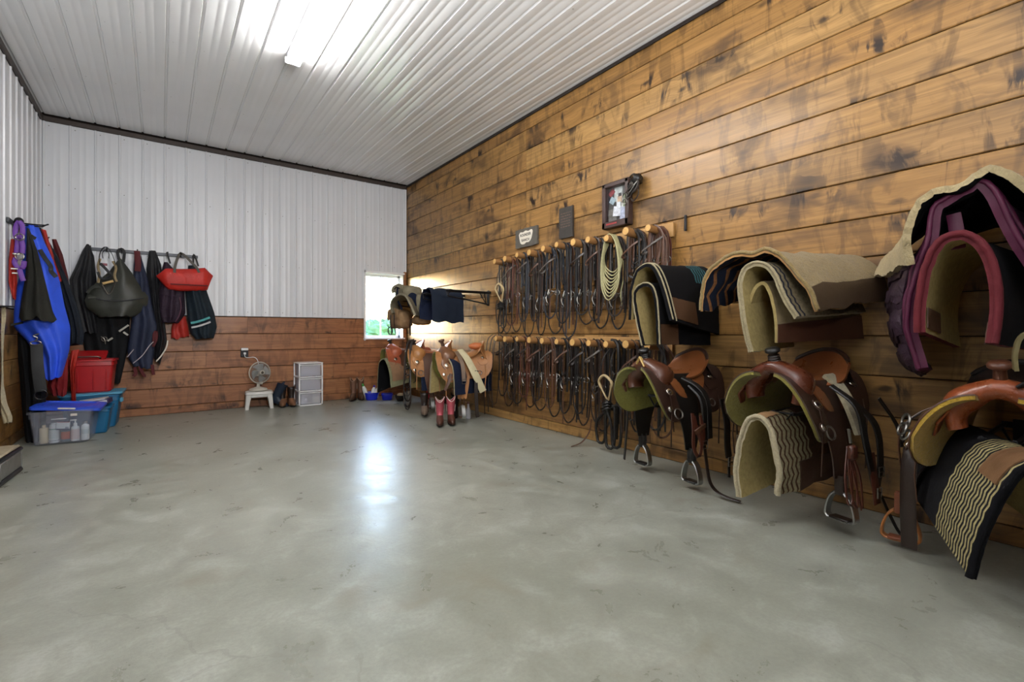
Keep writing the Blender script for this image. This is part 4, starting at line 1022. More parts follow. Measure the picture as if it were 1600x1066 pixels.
# ------------------------------------------------------------------ signs and the framed collage above the pegs
SL = mat('slate_grey', '#55514a', .6, scale=12, bump=.3); PAPER = mat('cream_enamel', '#d9d2c4', .5, var=.05, bump=0); INK = mat('dark_lettering', '#37322e', .6, bump=0)
t = thing('ranch_sign', 'small grey slab sign with a cream shield reading ROUNDER RANCH', 'sign', (XR, 4.31, 2.18)); RB = Matrix.Rotation(-PI/2, 4, 'Z') @ Matrix.Rotation(PI/2, 4, 'X')
def slab(w_, h_, th, jag, seed):
    r = random.Random(seed); p = []
    for (ax, ay), (bx, by) in zip([(-1, -1), (1, -1), (1, 1), (-1, 1)], [(1, -1), (1, 1), (-1, 1), (-1, -1)]):
        for k in range(8): q = k/8; p.append(((ax+(bx-ax)*q)*w_/2+r.uniform(-jag, jag), (ay+(by-ay)*q)*h_/2+r.uniform(-jag, jag)))
    return p
MB().prism(slab(.40, .215, .025, .004, 1), .0, .028, M=RB).build('slab', SL, t, 20)
sh = [(-.13, .045), (-.10, .072), (-.05, .066), (0, .078), (.05, .066), (.10, .078), (.125, .06), (.115, .01), (.095, -.035), (.05, -.062), (.01, -.058), (-.03, -.075), (-.085, -.068), (-.11, -.03)]
MB().prism(spl2(sh+[sh[0]], 40)[:-1], .028, .031, M=RB).build('shield', PAPER, t, 0)
def text(s, size, x, y, m, parent, d, name='lettering', sx=1):
    c = bpy.data.curves.new(name, 'FONT'); c.body = s; c.size = size; c.align_x = 'CENTER'; c.align_y = 'CENTER'; c.extrude = .0006; c.offset = .0008
    c.materials.append(m); o = bpy.data.objects.new(name, c); COL.objects.link(o); o.parent = parent; o.rotation_euler = (PI/2, 0, -PI/2)
    o.location = (-d, -x, y); o.scale = (sx, 1, 1)
    bpy.context.view_layer.update(); me = bpy.data.meshes.new_from_object(o); bpy.data.objects.remove(o); o = bpy.data.objects.new(name, me); COL.objects.link(o)
    o.parent = parent; o.rotation_euler = (PI/2, 0, -PI/2); o.location = (-d, -x, y); o.scale = (sx, 1, 1); o['kind'] = 'stuff'; return o
text('ROUNDER', .044, -.005, .030, INK, t, .0318, sx=.95); text('RANCH', .042, -.005, -.030, INK, t, .0318)
t['label'] = 'small grey slab sign with a cream shield reading ROUNDER RANCH'
MB().tube([P3(-.10, .010, .10), P3(0, .006, .17), P3(.10, .010, .10)], .002, 5).build('hanging_cord', MDBR, t)
t = thing('slate_plaque', 'tall dark plaque with faint lines of raised text beside the framed collage', 'plaque', (XR, 3.645, 2.228))
MB().prism(slab(.205, .32, .02, .003, 2), 0, .022, M=RB).build('slab', mat('dark_slate', '#37332f', .5, scale=14, bump=.4), t, 20)
for k in range(6):
    b = MB(); r = random.Random(k); a = -.075
    while a < .06:
        e = r.uniform(.012, .035); b.box(P3(a+e/2, .023, .10-k*.028), (.003, e, .010)); a += e+.008
    q = b.build('text_line', mat('plaque_text', '#5a4a3e', .5, bump=0), t, 0); q['kind'] = 'stuff'
# frame
PY, PZ, PWD, PHT = 2.937, 2.262, .315, .42
t = thing('collage_frame', 'dark wooden shadow box frame holding a collage of photo prints', 'picture', (XR, PY, PZ)); FR = leather('dark_frame_wood', '#3b2a26', .4)
for (a, z, wd, hh) in ((0, PHT/2-.02, PWD, .042), (0, -PHT/2+.03, PWD, .06), (-PWD/2+.02, 0, .042, PHT), (PWD/2-.02, 0, .042, PHT)):
    MB().box(P3(a, .036, z), (.070, wd, hh), bev=.006).build('frame_side', FR, t)
MB().box(P3(0, .012, 0), (.012, PWD-.05, PHT-.05)).build('backing', mat('collage_mount', '#4a4742', .8, bump=0), t, 0)
PR = [('#b9bdb4', .02, .10, .13, .13, 0), ('#7d2f2f', -.075, .125, .07, .05, -.7), ('#22252c', -.10, .06, .05, .06, 0), ('#9fb0b4', -.065, .05, .06, .06, .6), ('#cfd0c4', .045, .02, .12, .15, 0), ('#8b9a72', .09, .03, .05, .12, 0),
      ('#6b675e', -.06, -.09, .10, .12, 0), ('#dcdcdc', .0, -.06, .10, .09, .15), ('#b8bccb', .075, -.09, .08, .11, .1), ('#56524c', .08, .12, .035, .08, 0), ('#c9a98a', .03, .045, .05, .06, 0), ('#3d3836', .035, .085, .035, .03, 0), ('#eeeeea', .02, -.01, .045, .06, 0)]
for i, (c_, a, z, wd, hh, ro) in enumerate(PR):
    MB().box((0, 0, 0), (.0016, wd, hh), M=Matrix.Translation(P3(a, .020+.0015*i, z)) @ Matrix.Rotation(ro, 4, 'X')).build('photo_print', mat('print_'+c_[1:], c_, .35, var=.35, scale=40, bump=0), t, 0)
b = MB(); rnd = random.Random(3); a = -.10
while a < .03: e = rnd.uniform(.008, .016); b.box(P3(a+e/2, .0722, -.176), (.002, e, .013)); a += e+.005
b.build('red_lettering', mat('red_lettering', '#a83a3a', .5, bump=0), t, 0)['kind'] = 'stuff'
MB().box(P3(0, .052, 0), (.002, PWD-.08, PHT-.09)).build('pane', GLASS, t, 0)
# spurs on the corner of the frame
t = thing('spur_straps', 'dark tangle of spurs and straps hung on the corner of the collage frame', 'spurs', (XR, 2.745, 2.40))
rnd = random.Random(12)
for k in range(7):
    b = MB(); a, z = rnd.uniform(-.02, .07), rnd.uniform(-.12, .05)
    b.strap(spl([P3(a-.04, .05, z+.05), P3(a+.03, .07, z+.06), P3(a+.05, .085, z-.02), P3(a, .09, z-.07), P3(a-.04, .07, z-.02)], 16, True), .018, .005, (.4, .3, 1), closed=True).build('spur_strap', [BLK, DKBR, BR_COL[5]][k % 3], t)
for k in range(2):
    b = MB(); b.tube(spl([P3(-.05, .09, -.13+.05*k), P3(.02, .10, -.07+.03*k), P3(.07, .09, -.01), P3(.08, .06, .03)], 12), .006, 6); b.ring(P3(-.055, .09, -.15+.05*k), .022, .005, (1, 0, .2), 10, 5); b.build('spur', STEEL, t)
MB().blob(P3(.055, .05, .03), (.05, .05, .05), 12, 8, .35, 4, 2).build('rowel_guard', BLK, t, 60)
MB().box((XR-.012, 2.24, 1.965), (.02, .02, .13), bev=.004).build('wall_hook', BLACKM); tag(bpy.data.objects['wall_hook'], 'small dark hook on the wall just right of the last upper peg', 'hook')

# ------------------------------------------------------------------ things hanging on the left and back walls
def outline_at(pts, z):
    """x of an outline [(x, z)] ordered from the top down, at height z"""
    if z >= pts[0][1]: return pts[0][0]
    for (x0, z0), (x1, z1) in zip(pts, pts[1:]):
        if z1 <= z <= z0 and z0 > z1: return x0+(x1-x0)*(z0-z)/(z0-z1)
    return pts[-1][0]
def drape(name, label, Lp, Rp, y, bulge, m, cat, seed=1, nu=22, nv=34, folds=3, fold=.02, parent=None, group=None, botwave=.03, backy=None, power=.6):
    """cloth hung from its top: outlines in the plane y, bulging towards the room (-y) with folds that run down from the hook"""
    zt = max(Lp[0][1], Rp[0][1]); zbL, zbR = Lp[-1][1], Rp[-1][1]
    Ls = [(q[0], q[1]) for q in Lp]; Rs = [(q[0], q[1]) for q in Rp]; rings = []
    for j in range(nv+1):
        v = j/nv; front = []; back = []
        zl, zr = Ls[0][1]+(zbL-Ls[0][1])*v, Rs[0][1]+(zbR-Rs[0][1])*v
        xl, xr = outline_at(Ls, zl), outline_at(Rs, zr)
        for i in range(nu+1):
            u = i/nu; x = max(XL+.008, xl+(xr-xl)*u); z = zl+(zr-zl)*u
            d = bulge*(math.sin(PI*min(max(u, .0), 1))**power)*(.35+.65*min(1, v*3)**.7)
            f = fold*min(1, v*2.5)*(math.sin(u*PI*2*folds+seed+1.2*math.sin(v*3+seed))+.8*noise.noise(V((u*4+seed, v*3, seed))))*math.sin(PI*u)**.5
            if v > .9: z += botwave*(v-.9)*10*noise.noise(V((u*5, seed, 1.3)))
            front.append(V((x, y-d-f, z)))
            back.append(V((x, y+.012*math.sin(PI*u), z)))
        rings.append(front+back[::-1][1:-1])
    o = MB().loft(rings).build(name, m, parent, 60)
    if label and parent is None: tag(o, label, cat, group)
    return o
GREYSTEEL = mat('grey_rail', '#4b4d52', .45, .3, bump=.05)
# hook rails
t = thing('hook_rail', 'dark hook rail across the white back wall, coats and bags hung on it', 'hook rail', (0, YB, 2.095))
MB().box((-.16, -.012, 0), (1.13, .02, .04), bev=.004).build('rail', GREYSTEEL, t)
for x in (-.68, -.53, -.39, -.235, -.09, .075, .215, .355):
    MB().tube(spl([(x, -.02, -.012), (x, -.06, -.02), (x, -.085, .0), (x, -.09, .03)], 9), .007, 6).build('hook', BLACKM, t)
t = thing('hook_rail', 'hook rail on the left wall holding the purple halter and the blue blanket', 'hook rail', (XL, 6.72, 2.10))
MB().box((.012, 0, 0), (.02, 1.15, .04), bev=.004).build('rail', GREYSTEEL, t)
MB().blob((.06, -.44, .01), (.035, .04, .04), 10, 8).build('rail_end', BLACKM, t)
for y, e in ((-.44, .26), (-.34, .22), (-.12, .10), (.10, .10), (.30, .13), (.40, .15)):
    MB().tube(spl([(.02, y, .0), (e*.6, y, -.004), (e*.95, y, .0), (e, y, .012)], 9), .007, 6).build('hook', BLACKM, t)

NYBLK = cloth('black_nylon', '#141519', .6, .7, .4); NYBLK2 = cloth('black_canvas', '#0e0f12', .75, .6, .25)
BLUE = cloth('royal_blue_canvas', '#2750d2', .55, .5, .4, 4, .12)
NAVY = cloth('navy_canvas', '#262d42', .65, .6, .3, 6)
RED = cloth('red_canvas', '#a82a20', .55, .5, .4, 6); DKRED = cloth('dark_red_canvas', '#521b1e', .7, .5); PURPM = cloth('plum_mesh', '#2c1c2c', .7, .9, .4, 14)
# left wall group
drape('red_bag', 'red cloth bag at the far left behind the purple halter', [(-1.102,1.931),(-1.118,1.724),(-1.118,1.542),(-1.09,1.391)], [(-1.077,1.934),(-1.065,1.782),(-1.061,1.528),(-1.069,1.392)], 6.22, .05, RED, 'bag', 3, folds=1, nu=12)
bb = drape('horse_blanket', 'bright royal blue horse blanket with black trim hanging on the left wall', [(-1.039,2.111),(-1.056,1.808),(-1.108,1.439),(-1.137,1.147),(-1.039,1.006),(-0.943,0.825),(-0.907,0.624)], [(-0.956,2.122),(-0.907,1.954),(-0.844,1.772),(-0.802,1.592),(-0.765,1.334),(-0.723,1.125),(-0.728,0.914),(-0.784,0.636)], 6.42, .13, BLUE, 'blanket', 7, folds=2.5, fold=.022, nv=44, nu=28)
def ribbon(parent, pts, w, m, name='trim', th=.006, wide=(1, 0, .4)): return MB().strap(spl(pts, 5*len(pts)), w, th, wide).build(name, m, parent)
def ay(y, l): return [V((a, y, b)) for a, b in l]
ribbon(bb, ay(6.275, [(-0.921,1.863),(-0.886,1.788),(-0.847,1.712),(-0.842,1.663),(-0.807,1.61)]), .035, NYBLK)
ribbon(bb, ay(6.30, [(-0.986,1.993),(-0.968,1.977),(-0.951,1.967)]), .03, NYBLK, wide=(0, 0, 1))
ribbon(bb, ay(6.335, [(-1.122,1.146),(-1.081,1.158),(-1.042,1.171)]), .02, NYBLK, wide=(0, 0, 1))
drape('black_rug', 'long black rug hanging beside the blue blanket down to the clear tub', [(-1.152,1.198),(-1.13,0.95),(-1.109,0.763),(-1.091,0.45),(-1.078,0.199),(-1.06,-0.003)], [(-0.971,1.2),(-0.944,0.947),(-0.934,0.692),(-0.916,0.5),(-0.916,0.245),(-0.925,-0.022)], 6.55, .06, NYBLK2, 'blanket', 4)
drape('grey_black_jacket', 'black hooded garment hung in front of the blue blanket', [(-1.003,2.055),(-1.007,1.875),(-1.012,1.612),(-1.041,1.371),(-1.054,1.211)], [(-0.986,2.045),(-0.931,1.841),(-0.861,1.458),(-0.83,1.288),(-0.799,1.178)], 6.25, .07, cloth('soft_black', '#23231f', .8, .7, .2), 'jacket', 11, folds=2.2, fold=.02, botwave=.06)
t = thing('web_strap', 'black webbing strap with a steel snap hanging below the blue blanket', 'strap', tuple(V(([(-0.939,0.953)][0][0], 6.25, 1.0))))
z0 = [(-0.939,0.965)][0][1]-1.0; z1 = [(-0.918,0.517)][0][1]-1.0
MB().strap(spl([V((0, 0, z0)), V((.01, -.01, z0*.5+z1*.5)), V((.03, 0, z1))], 14), .085, .006, (1, 0, 0)).build('webbing', cloth('web_black', '#2a2b2d', .6, .3), t)
b = MB(); b.ring((-.005, -.005, z0+.012), .034, .005, (0, 1, 0), 12, 6, sx=1.1, sy=.5); b.tube(spl([V((-.01, -.01, z0+.03)), V((.01, -.015, z0+.06)), V((-.02, -.015, z0+.08)), V((.02, -.01, z0+.10))], 12), .006, 6); b.build('snap', STEEL, t)['kind'] = 'stuff'
MB().ring((.03, -.005, z1-.03), .045, .005, (0, 1, 0), 12, 6).build('buckle', BLACKM, t)
drape('red_cooler', 'thin strip of bright red sheet between the blue blanket and the dark red one', [(-0.998,2.15),(-0.969,2.007),(-0.911,1.839),(-0.872,1.613)], [(-0.959,2.142),(-0.926,1.978),(-0.882,1.801),(-0.838,1.615)], 6.86, .03, RED, 'blanket', 5, folds=1, nu=10)
drape('dark_coat', 'dark navy coat hung behind the right edge of the blue blanket', [(-1.026,2.17),(-0.953,1.883),(-0.87,1.55),(-0.81,1.21),(-0.8,0.949)], [(-1.006,2.173),(-0.88,1.89),(-0.795,1.623),(-0.723,1.35),(-0.667,1.08),(-0.677,0.948)], 6.92, .06, cloth('ink_navy', '#161d27', .75, .6), 'coat', 9)
drape('dark_red_sheet', 'dark red sheet hanging last on the left wall rail', [(-0.951,2.09),(-0.925,1.877),(-0.869,1.636),(-0.833,1.426)], [(-0.915,2.094),(-0.864,1.931),(-0.823,1.709),(-0.786,1.392)], 7.12, .05, DKRED, 'blanket', 2, folds=1.2, nu=14)
# purple halter
PUR = cloth('purple_web', '#5a2a86', .5, .2, .4)
hx = [(-1.038,2.075)][0]; t = thing('purple_halter', 'purple webbing halter with steel rings at the top left', 'halter', (hx[0], 6.16, hx[1]))
def rel(l): return [V((a-hx[0], 0, z-hx[1])) for a, z in l]
for k, l in enumerate(([(-1.038,2.093),(-1.055,2.055),(-1.063,1.978),(-1.047,1.928),(-1.026,1.942)], [(-1.038,2.093),(-1.018,2.06),(-1.014,2.002),(-1.022,1.942)], [(-1.042,1.917),(-1.047,1.858),(-1.051,1.799)], [(-1.018,1.919),(-1.01,1.862),(-1.014,1.797)], [(-1.051,1.752),(-1.059,1.705),(-1.03,1.654),(-1.005,1.674),(-0.997,1.728)], [(-1.026,1.649),(-1.014,1.591),(-1.001,1.545)])):
    p = rel(l); MB().strap(spl([q+V((0, -.012*k, 0)) for q in p], 18), .036, .005, (1, .2, .35)).build('web', PUR, t)
for (px_) in [(-1.026,1.942),(-1.026,1.766)]: MB().ring((px_[0]-hx[0], -.06, px_[1]-hx[1]), .03, .005, (.2, 1, 0), 14, 6).build('ring', STEEL, t)
for (px_) in [(-1.059,1.652),(-1.051,1.612),(-1.047,1.787)]: MB().box((px_[0]-hx[0], -.055, px_[1]-hx[1]), (.05, .008, .014), bev=.003).build('buckle', SILVER, t)
# ivory fleece by the left edge
fo = drape('fleece_girth', 'long ivory fleece girth hanging on the board wall at the left edge', [(-1.179,1.307),(-1.179,0.853),(-1.164,0.519),(-1.103,0.29)], [(-1.091,1.299),(-1.087,1.232),(-1.099,1.074),(-1.106,0.85),(-1.103,0.626),(-1.083,0.456),(-1.048,0.329),(-1.052,0.284)], 5.98, .05, IVORY, 'girth', 6, folds=1.5, fold=.012)
hk_ = thing('small_hook', 'small dark ledge above the ivory girth on the left', 'hook', (XL, 5.95, [(-1.082,1.304)][0][1])); MB().box((.04, 0, .0), (.08, .12, .012), bev=.003).build('ledge', BLACKM, hk_)

# back wall group
drape('black_jacket', 'black jacket on the leftmost hook of the back wall rail', [(-0.713,2.129),(-0.747,2.057),(-0.815,1.838),(-0.865,1.698),(-0.848,1.51),(-0.798,1.3),(-0.753,1.072)], [(-0.69,2.132),(-0.644,1.998),(-0.621,1.706),(-0.615,1.459),(-0.568,1.072)], 7.58, .09, NYBLK, 'jacket', 5)
drape('black_rug', 'black rug with snaps hanging below the dark tote bag', [(-0.755,1.569),(-0.766,1.225),(-0.732,0.881),(-0.628,0.483)], [(-0.352,1.59),(-0.308,1.232),(-0.327,0.872),(-0.401,0.453)], 7.60, .06, NYBLK2, 'blanket', 8)
t = thing('rug_fittings', 'steel snaps and pale straps showing below the dark tote bag', 'fittings', (0, 7.50, 1.0)); t['group'] = None; del t['group']
for l in ([(-0.408,1.088),(-0.317,1.167)], [(-0.366,1.08),(-0.323,1.041)], [(-0.515,0.972),(-0.468,1.01)]):
    MB().strap([V((a, 0, z-1)) for a, z in l], .022, .004, (0, .2, 1)).build('strap_end', mat('pale_web', '#a9a79d', .6), t)
px_ = [(-0.544,0.995)][0]; b = MB(); b.ring((px_[0], 0, px_[1]-1), .026, .005, (0, 1, 0), 12, 6); b.tube(spl([V((px_[0]-.03, 0, px_[1]-1+.03)), V((px_[0], -.01, px_[1]-1)), V((px_[0]+.01, 0, px_[1]-1-.06))], 10), .006, 6); b.build('snap', STEEL, t)['kind'] = 'stuff'
TOTE = leather('charcoal_vinyl', '#34362f', .5)
tb = drape('tote_bag', 'large charcoal tote bag sagging from the hook rail on the back wall', [(-0.405,1.973),(-0.5,1.803),(-0.616,1.672),(-0.684,1.563),(-0.718,1.448),(-0.695,1.359),(-0.581,1.263)], [(-0.381,1.967),(-0.29,1.819),(-0.21,1.658),(-0.122,1.52),(-0.128,1.432),(-0.185,1.342),(-0.247,1.285)], 7.45, .11, TOTE, 'bag', 3, folds=1.2, fold=.022, power=.8)
ribbon(tb, ay(7.325, [(-0.605,1.468),(-0.492,1.45),(-0.345,1.456),(-0.169,1.494)]), .012, NYBLK, 'seam', wide=(0, 0, 1))
ribbon(tb, ay(7.50, [(-0.408,1.963),(-0.42,2.056),(-0.39,2.098),(-0.359,2.062),(-0.366,1.936)]), .03, NYBLK, 'handle')
ribbon(tb, ay(7.40, [(-0.691,1.536),(-0.64,1.607),(-0.577,1.625),(-0.537,1.574),(-0.612,1.51),(-0.685,1.492)]), .05, TOTE, 'folded_flap', wide=(0, .6, 1))
# bridle with pale cheek ropes hung over the tote bag
t = thing('rope_bridle', 'black bridle with twisted tan cheekpieces and a pale bit over the tote bag', 'bridle', ([(-0.519,2.064)][0][0], 7.30, 2.10)); hx = ([(-0.519,2.064)][0][0], 2.10)
for k, (l, m_, w_) in enumerate((([(-0.564,1.857),(-0.575,1.953),(-0.553,2.045),(-0.519,2.079),(-0.484,2.053),(-0.449,1.965),(-0.426,1.869)], NYBLK, .05), ([(-0.541,1.942),(-0.547,2.001),(-0.519,2.041),(-0.49,2.007),(-0.49,1.946)], NYBLK, .03), ([(-0.587,1.781),(-0.564,1.715),(-0.513,1.704),(-0.467,1.752)], NYBLK, .025), ([(-0.564,1.88),(-0.519,1.824),(-0.478,1.766)], NYBLK, .03))):
    MB().strap(spl([q+V((0, -.008*k, 0)) for q in rel(l)], 22), w_, .006, (.3, .2, 1) if k > 1 else (0, 1, 0)).build('strap', m_, t)
TW = mat('twisted_tan_cord', '#8e7c5c', .6, scale=120, bump=.6, bscale=200)
for l in ([(-0.568,1.937),(-0.585,1.846),(-0.574,1.757),(-0.585,1.653)], [(-0.454,1.917),(-0.425,1.844),(-0.437,1.752),(-0.419,1.678)]): MB().tube(spl(rel(l), 16), .014, 6).build('cheekpiece', TW, t)
l = rel([(-0.545,1.647),(-0.448,1.683)]); MB().tube(l, .015, 8).build('bit', mat('pale_bit', '#c6a46c', .5), t)
MB().tube(spl(rel([(-0.55,1.638),(-0.516,1.558),(-0.493,1.522),(-0.464,1.561),(-0.43,1.668)]), 18), .007, 6).build('curb_chain', STEEL, t)
MB().box(tuple(rel([(-0.528,1.872)])[0]), (.05, .01, .03), bev=.003).build('label_patch', mat('pink_patch', '#8a4a52', .6), t)
# navy rain sheet
nv_ = drape('turnout_sheet', 'navy turnout sheet with pale piping hanging in the middle of the back wall rail', [(-0.262,2.059),(-0.274,1.787),(-0.281,1.469),(-0.287,1.231),(-0.33,0.875),(-0.324,0.756),(-0.274,0.659)], [(-0.206,2.064),(-0.129,1.749),(-0.085,1.396),(-0.033,1.153),(-0.065,0.869),(-0.085,0.618)], 7.52, .08, NAVY, 'blanket', 12, folds=2.2, fold=.02)
ribbon(nv_, ay(7.425, [(-0.234,2.08),(-0.228,2.002),(-0.222,1.908),(-0.228,1.829)]), .06, DKRED, 'red_strap', wide=(1, 0, 0))
PIPE = mat('pale_piping', '#a9a0a4', .6, bump=0)
MB().tube(spl(ay(7.42, [(-0.271,0.696),(-0.184,0.787),(-0.109,0.913),(-0.071,0.96)]), 16), .006, 6).build('piping', PIPE, nv_)
MB().tube(spl(ay(7.46, [(-0.327,0.774),(-0.297,0.82),(-0.266,0.867)]), 10), .006, 6).build('piping', PIPE, nv_)
ribbon(nv_, ay(7.44, [(-0.071,0.944),(-0.064,1.056),(-0.045,1.088),(-0.045,0.992),(-0.077,0.896)]), .03, DKRED, 'red_binding')
for l in ([(-0.26,0.645),(-0.248,0.566),(-0.272,0.535)], [(-0.21,0.659),(-0.173,0.546),(-0.148,0.536)], [(-0.084,0.67),(-0.078,0.589),(-0.071,0.54)]): ribbon(nv_, ay(7.47, l), .035, DKRED, 'leg_strap')
b2 = drape('black_sheet', 'black sheet with a white piped edge hanging behind the navy turnout sheet', [(-0.118,2.116),(-0.144,1.886),(-0.124,1.48),(-0.085,1.072),(-0.072,0.744)], [(-0.053,2.123),(0.007,1.947),(0.02,1.733),(0.033,1.32),(0.067,0.964),(-0.007,0.659)], 7.60, .08, NYBLK, 'blanket', 15)
MB().tube(spl(ay(7.515, [(-0.046,0.706),(0.007,0.778),(0.059,0.883),(0.073,0.973)]), 14), .009, 6).build('piping', PAPER, b2)
drape('plum_mesh_bag', 'plum coloured mesh bag hanging under the red duffel', [(0.033,1.98),(0.007,1.854),(-0.026,1.622),(-0.04,1.359),(0.007,1.212)], [(0.073,1.984),(0.161,1.866),(0.251,1.637),(0.264,1.325),(0.195,1.197)], 7.58, .10, PURPM, 'bag', 17)
ribbon(bpy.data.objects['plum_mesh_bag'], ay(7.475, [(0.199,1.527),(0.213,1.403),(0.186,1.278),(0.152,1.212)]), .012, MAG, 'zip')
ribbon(bpy.data.objects['plum_mesh_bag'], ay(7.55, [(0.066,2.112),(0.08,2.047),(0.1,1.966)]), .02, NYBLK, 'strap')
drape('red_cloth_bag', 'red cloth corner hanging below the plum mesh bag', [(0.142,1.282),(0.115,1.139),(0.108,0.988)], [(0.267,1.284),(0.295,1.14),(0.309,1.012)], 7.64, .04, RED, 'bag', 19, folds=1.5, nu=12)
tl = drape('striped_bag', 'black teal bag with a turquoise and a white stripe under the red duffel', [(0.292,1.96),(0.264,1.62),(0.285,1.241),(0.32,1.055),(0.376,0.986)], [(0.376,1.967),(0.491,1.657),(0.586,1.341),(0.616,1.15),(0.579,1.002)], 7.57, .10, cloth('ink_teal', '#16222b', .7, .6), 'bag', 21)
ribbon(tl, ay(7.452, [(0.315,1.197),(0.385,1.214),(0.455,1.241),(0.527,1.276)]), .030, mat('turquoise_tape', '#2f8f92', .5, bump=0), 'stripe', wide=(0, 0, 1))
ribbon(tl, ay(7.452, [(0.322,1.138),(0.392,1.156),(0.462,1.182),(0.534,1.216)]), .024, mat('white_tape', '#b5b3b4', .5, bump=0), 'stripe', wide=(0, 0, 1))
ribbon(tl, ay(7.56, [(0.348,1.938),(0.348,2.057),(0.355,2.108),(0.376,2.059),(0.404,1.959)]), .02, NYBLK, 'strap')
# red duffel
DU = [(-0.045,1.79),(0.052,1.895),(0.192,1.898),(0.329,1.909),(0.47,1.937),(0.563,1.833),(0.498,1.633),(0.329,1.616),(0.192,1.609),(0.065,1.626)]
zc_ = sum(p[1] for p in DU)/len(DU); t = thing('duffel_bag', 'bright red duffel bag hanging from grey handles on the back wall rail', 'bag', (0, 7.50, 0))
def du(x):   # top and bottom of the outline at x
    top = DU[0:6]; bot = [DU[0]]+DU[9:5:-1]+[DU[5]]
    f = lambda pl: next((a[1]+(b[1]-a[1])*(x-a[0])/(b[0]-a[0]) for a, b in zip(pl, pl[1:]) if a[0] <= x <= b[0] and b[0] > a[0]), pl[-1][1])
    return f(top), f(bot)
rings = []; n = 20
for i in range(n+1):
    x = DU[0][0]+(DU[5][0]-DU[0][0])*(.002+.996*i/n); zt, zb = du(x); zm, h = (zt+zb)/2, max(.006, (zt-zb)/2); e = min(1, min(i, n-i)/3.0); r = []
    for k in range(16):
        a = 2*PI*k/16; c, s = math.cos(a), math.sin(a); c = math.copysign(abs(c)**.7, c); s = math.copysign(abs(s)**.8, s)
        r.append(V((x+.006*noise.noise(V((k*.7, i*.4, 2))), -.09*e*c*(1+.12*noise.noise(V((i*.5, k*.5, 5))))-.01, zm+h*s)))
    rings.append(r)
MB().loft(rings).build('body', cloth('red_vinyl', '#b8271d', .5, .5, .4, 7), t, 60)
for l in ([(0.144,1.824),(0.144,1.889),(0.164,1.989),(0.198,2.091),(0.218,2.077)], [(0.404,1.851),(0.383,1.909),(0.314,1.994),(0.245,2.071),(0.205,2.092)]):
    MB().strap(spl([V((a, -.09, z)) for a, z in l], 14), .03, .006, (1, 0, .2)).build('handle', leather('grey_web', '#4a443c', .6), t)
MB().box((DU[3][0]-.03, -.112, zc_-.085), (.40, .006, .012)).build('base_seam', DKRED, t)

# ------------------------------------------------------------------ tubs and boxes in the left corner
def rrect(w_, d_, r, n=4):
    o = []
    for cx, cy, a0 in ((w_/2-r, d_/2-r, 0), (-w_/2+r, d_/2-r, 90), (-w_/2+r, -d_/2+r, 180), (w_/2-r, -d_/2+r, 270)):
        for k in range(n+1): a = math.radians(a0+90*k/n); o.append((cx+r*math.cos(a), cy+r*math.sin(a)))
    return o
def tub_shell(w_, d_, h, tw, td, m, t, wall=.006, r=.03, rim=.014, name='shell'):
    R = lambda a, b, z, rr: [V((x, y, z)) for x, y in rrect(a, b, rr)]
    rings = [R(tw-.02, td-.02, 0, r), R(tw, td, .012, r), R(tw+(w_-tw)*.82, td+(d_-td)*.82, h*.80, r), R(tw+(w_-tw)*.82+rim, td+(d_-td)*.82+rim, h*.82, r), R(w_, d_, h-.022, r), R(w_+rim*2, d_+rim*2, h-.02, r+.01), R(w_+rim*2, d_+rim*2, h, r+.01),
             R(w_-wall, d_-wall, h, r), R(tw-wall*2, td-wall*2, .016, r)]
    return MB().loft(rings).build(name, m, t, 30)
def clear_mat(name, col, op, rough=.15):
    t = NT(name); tr = t.n('BsdfTransparent'); tr.inputs[0].default_value = (.93, .95, .98, 1); mx = t.n('MixShader'); mx.inputs[0].default_value = op
    t.set(Base_Color=hexc(col), Roughness=rough); t.l(tr.outputs[0], mx.inputs[1]); t.l(t.b.outputs[0], mx.inputs[2]); t.l(mx.outputs[0], t.out.inputs[0]); return t.m
CLEAR = clear_mat('clear_plastic', '#ccd0dc', .14); MILKY = clear_mat('milky_plastic', '#f4f2fa', .27, .3)
BLUEP = mat('blue_plastic', '#2a52d0', .35, var=.06, bump=0); TEALP = mat('teal_plastic', '#12618c', .4, var=.08, bump=0); REDP = mat('red_plastic', '#a3161a', .4, var=.08, bump=0); WHITEP = mat('white_plastic', '#c9c7c2', .4, var=.05, bump=0)
AQUA = mat('aqua_plastic', '#4d93b4', .4, var=.06, bump=0)
CT = (-.752, 6.40, 0); RZ = math.radians(-6)
t = thing('clear_tub', 'clear plastic storage tub of bottles on the floor in the left corner', 'tub', CT, RZ)
tub_shell(.45, .40, .325, .39, .34, CLEAR, t)
MB().box((-.0, -.232, .255), (.11, .02, .012), bev=.004).build('hand_grip', MILKY, t); MB().box((.105, -.2225, .285), (.048, .003, .022)).build('paper_label', WHITEP, t)
t = thing('tub_lid', 'blue lid lying askew on top of the clear tub', 'lid', (CT[0]+.025, CT[1]+.06, .345), RZ+.05)
t.rotation_euler = (.03, .10, RZ+.05)
R = lambda a, b, z: [V((x, y, z)) for x, y in rrect(a, b, .04)]
MB().loft([R(.50, .42, -.02), R(.52, .44, -.018), R(.52, .44, .006), R(.44, .36, .016), R(.40, .30, .016), R(.385, .285, .004), R(.01, .01, .003)]).build('panel', BLUEP, t, 30)
MB().box((.01, -.222, .002), (.13, .018, .018), bev=.006).build('latch', WHITEP, t)
for e in (-1, 1): MB().box((e*.20, 0, .017), (.03, .28, .006), bev=.002).build('rib', BLUEP, t)
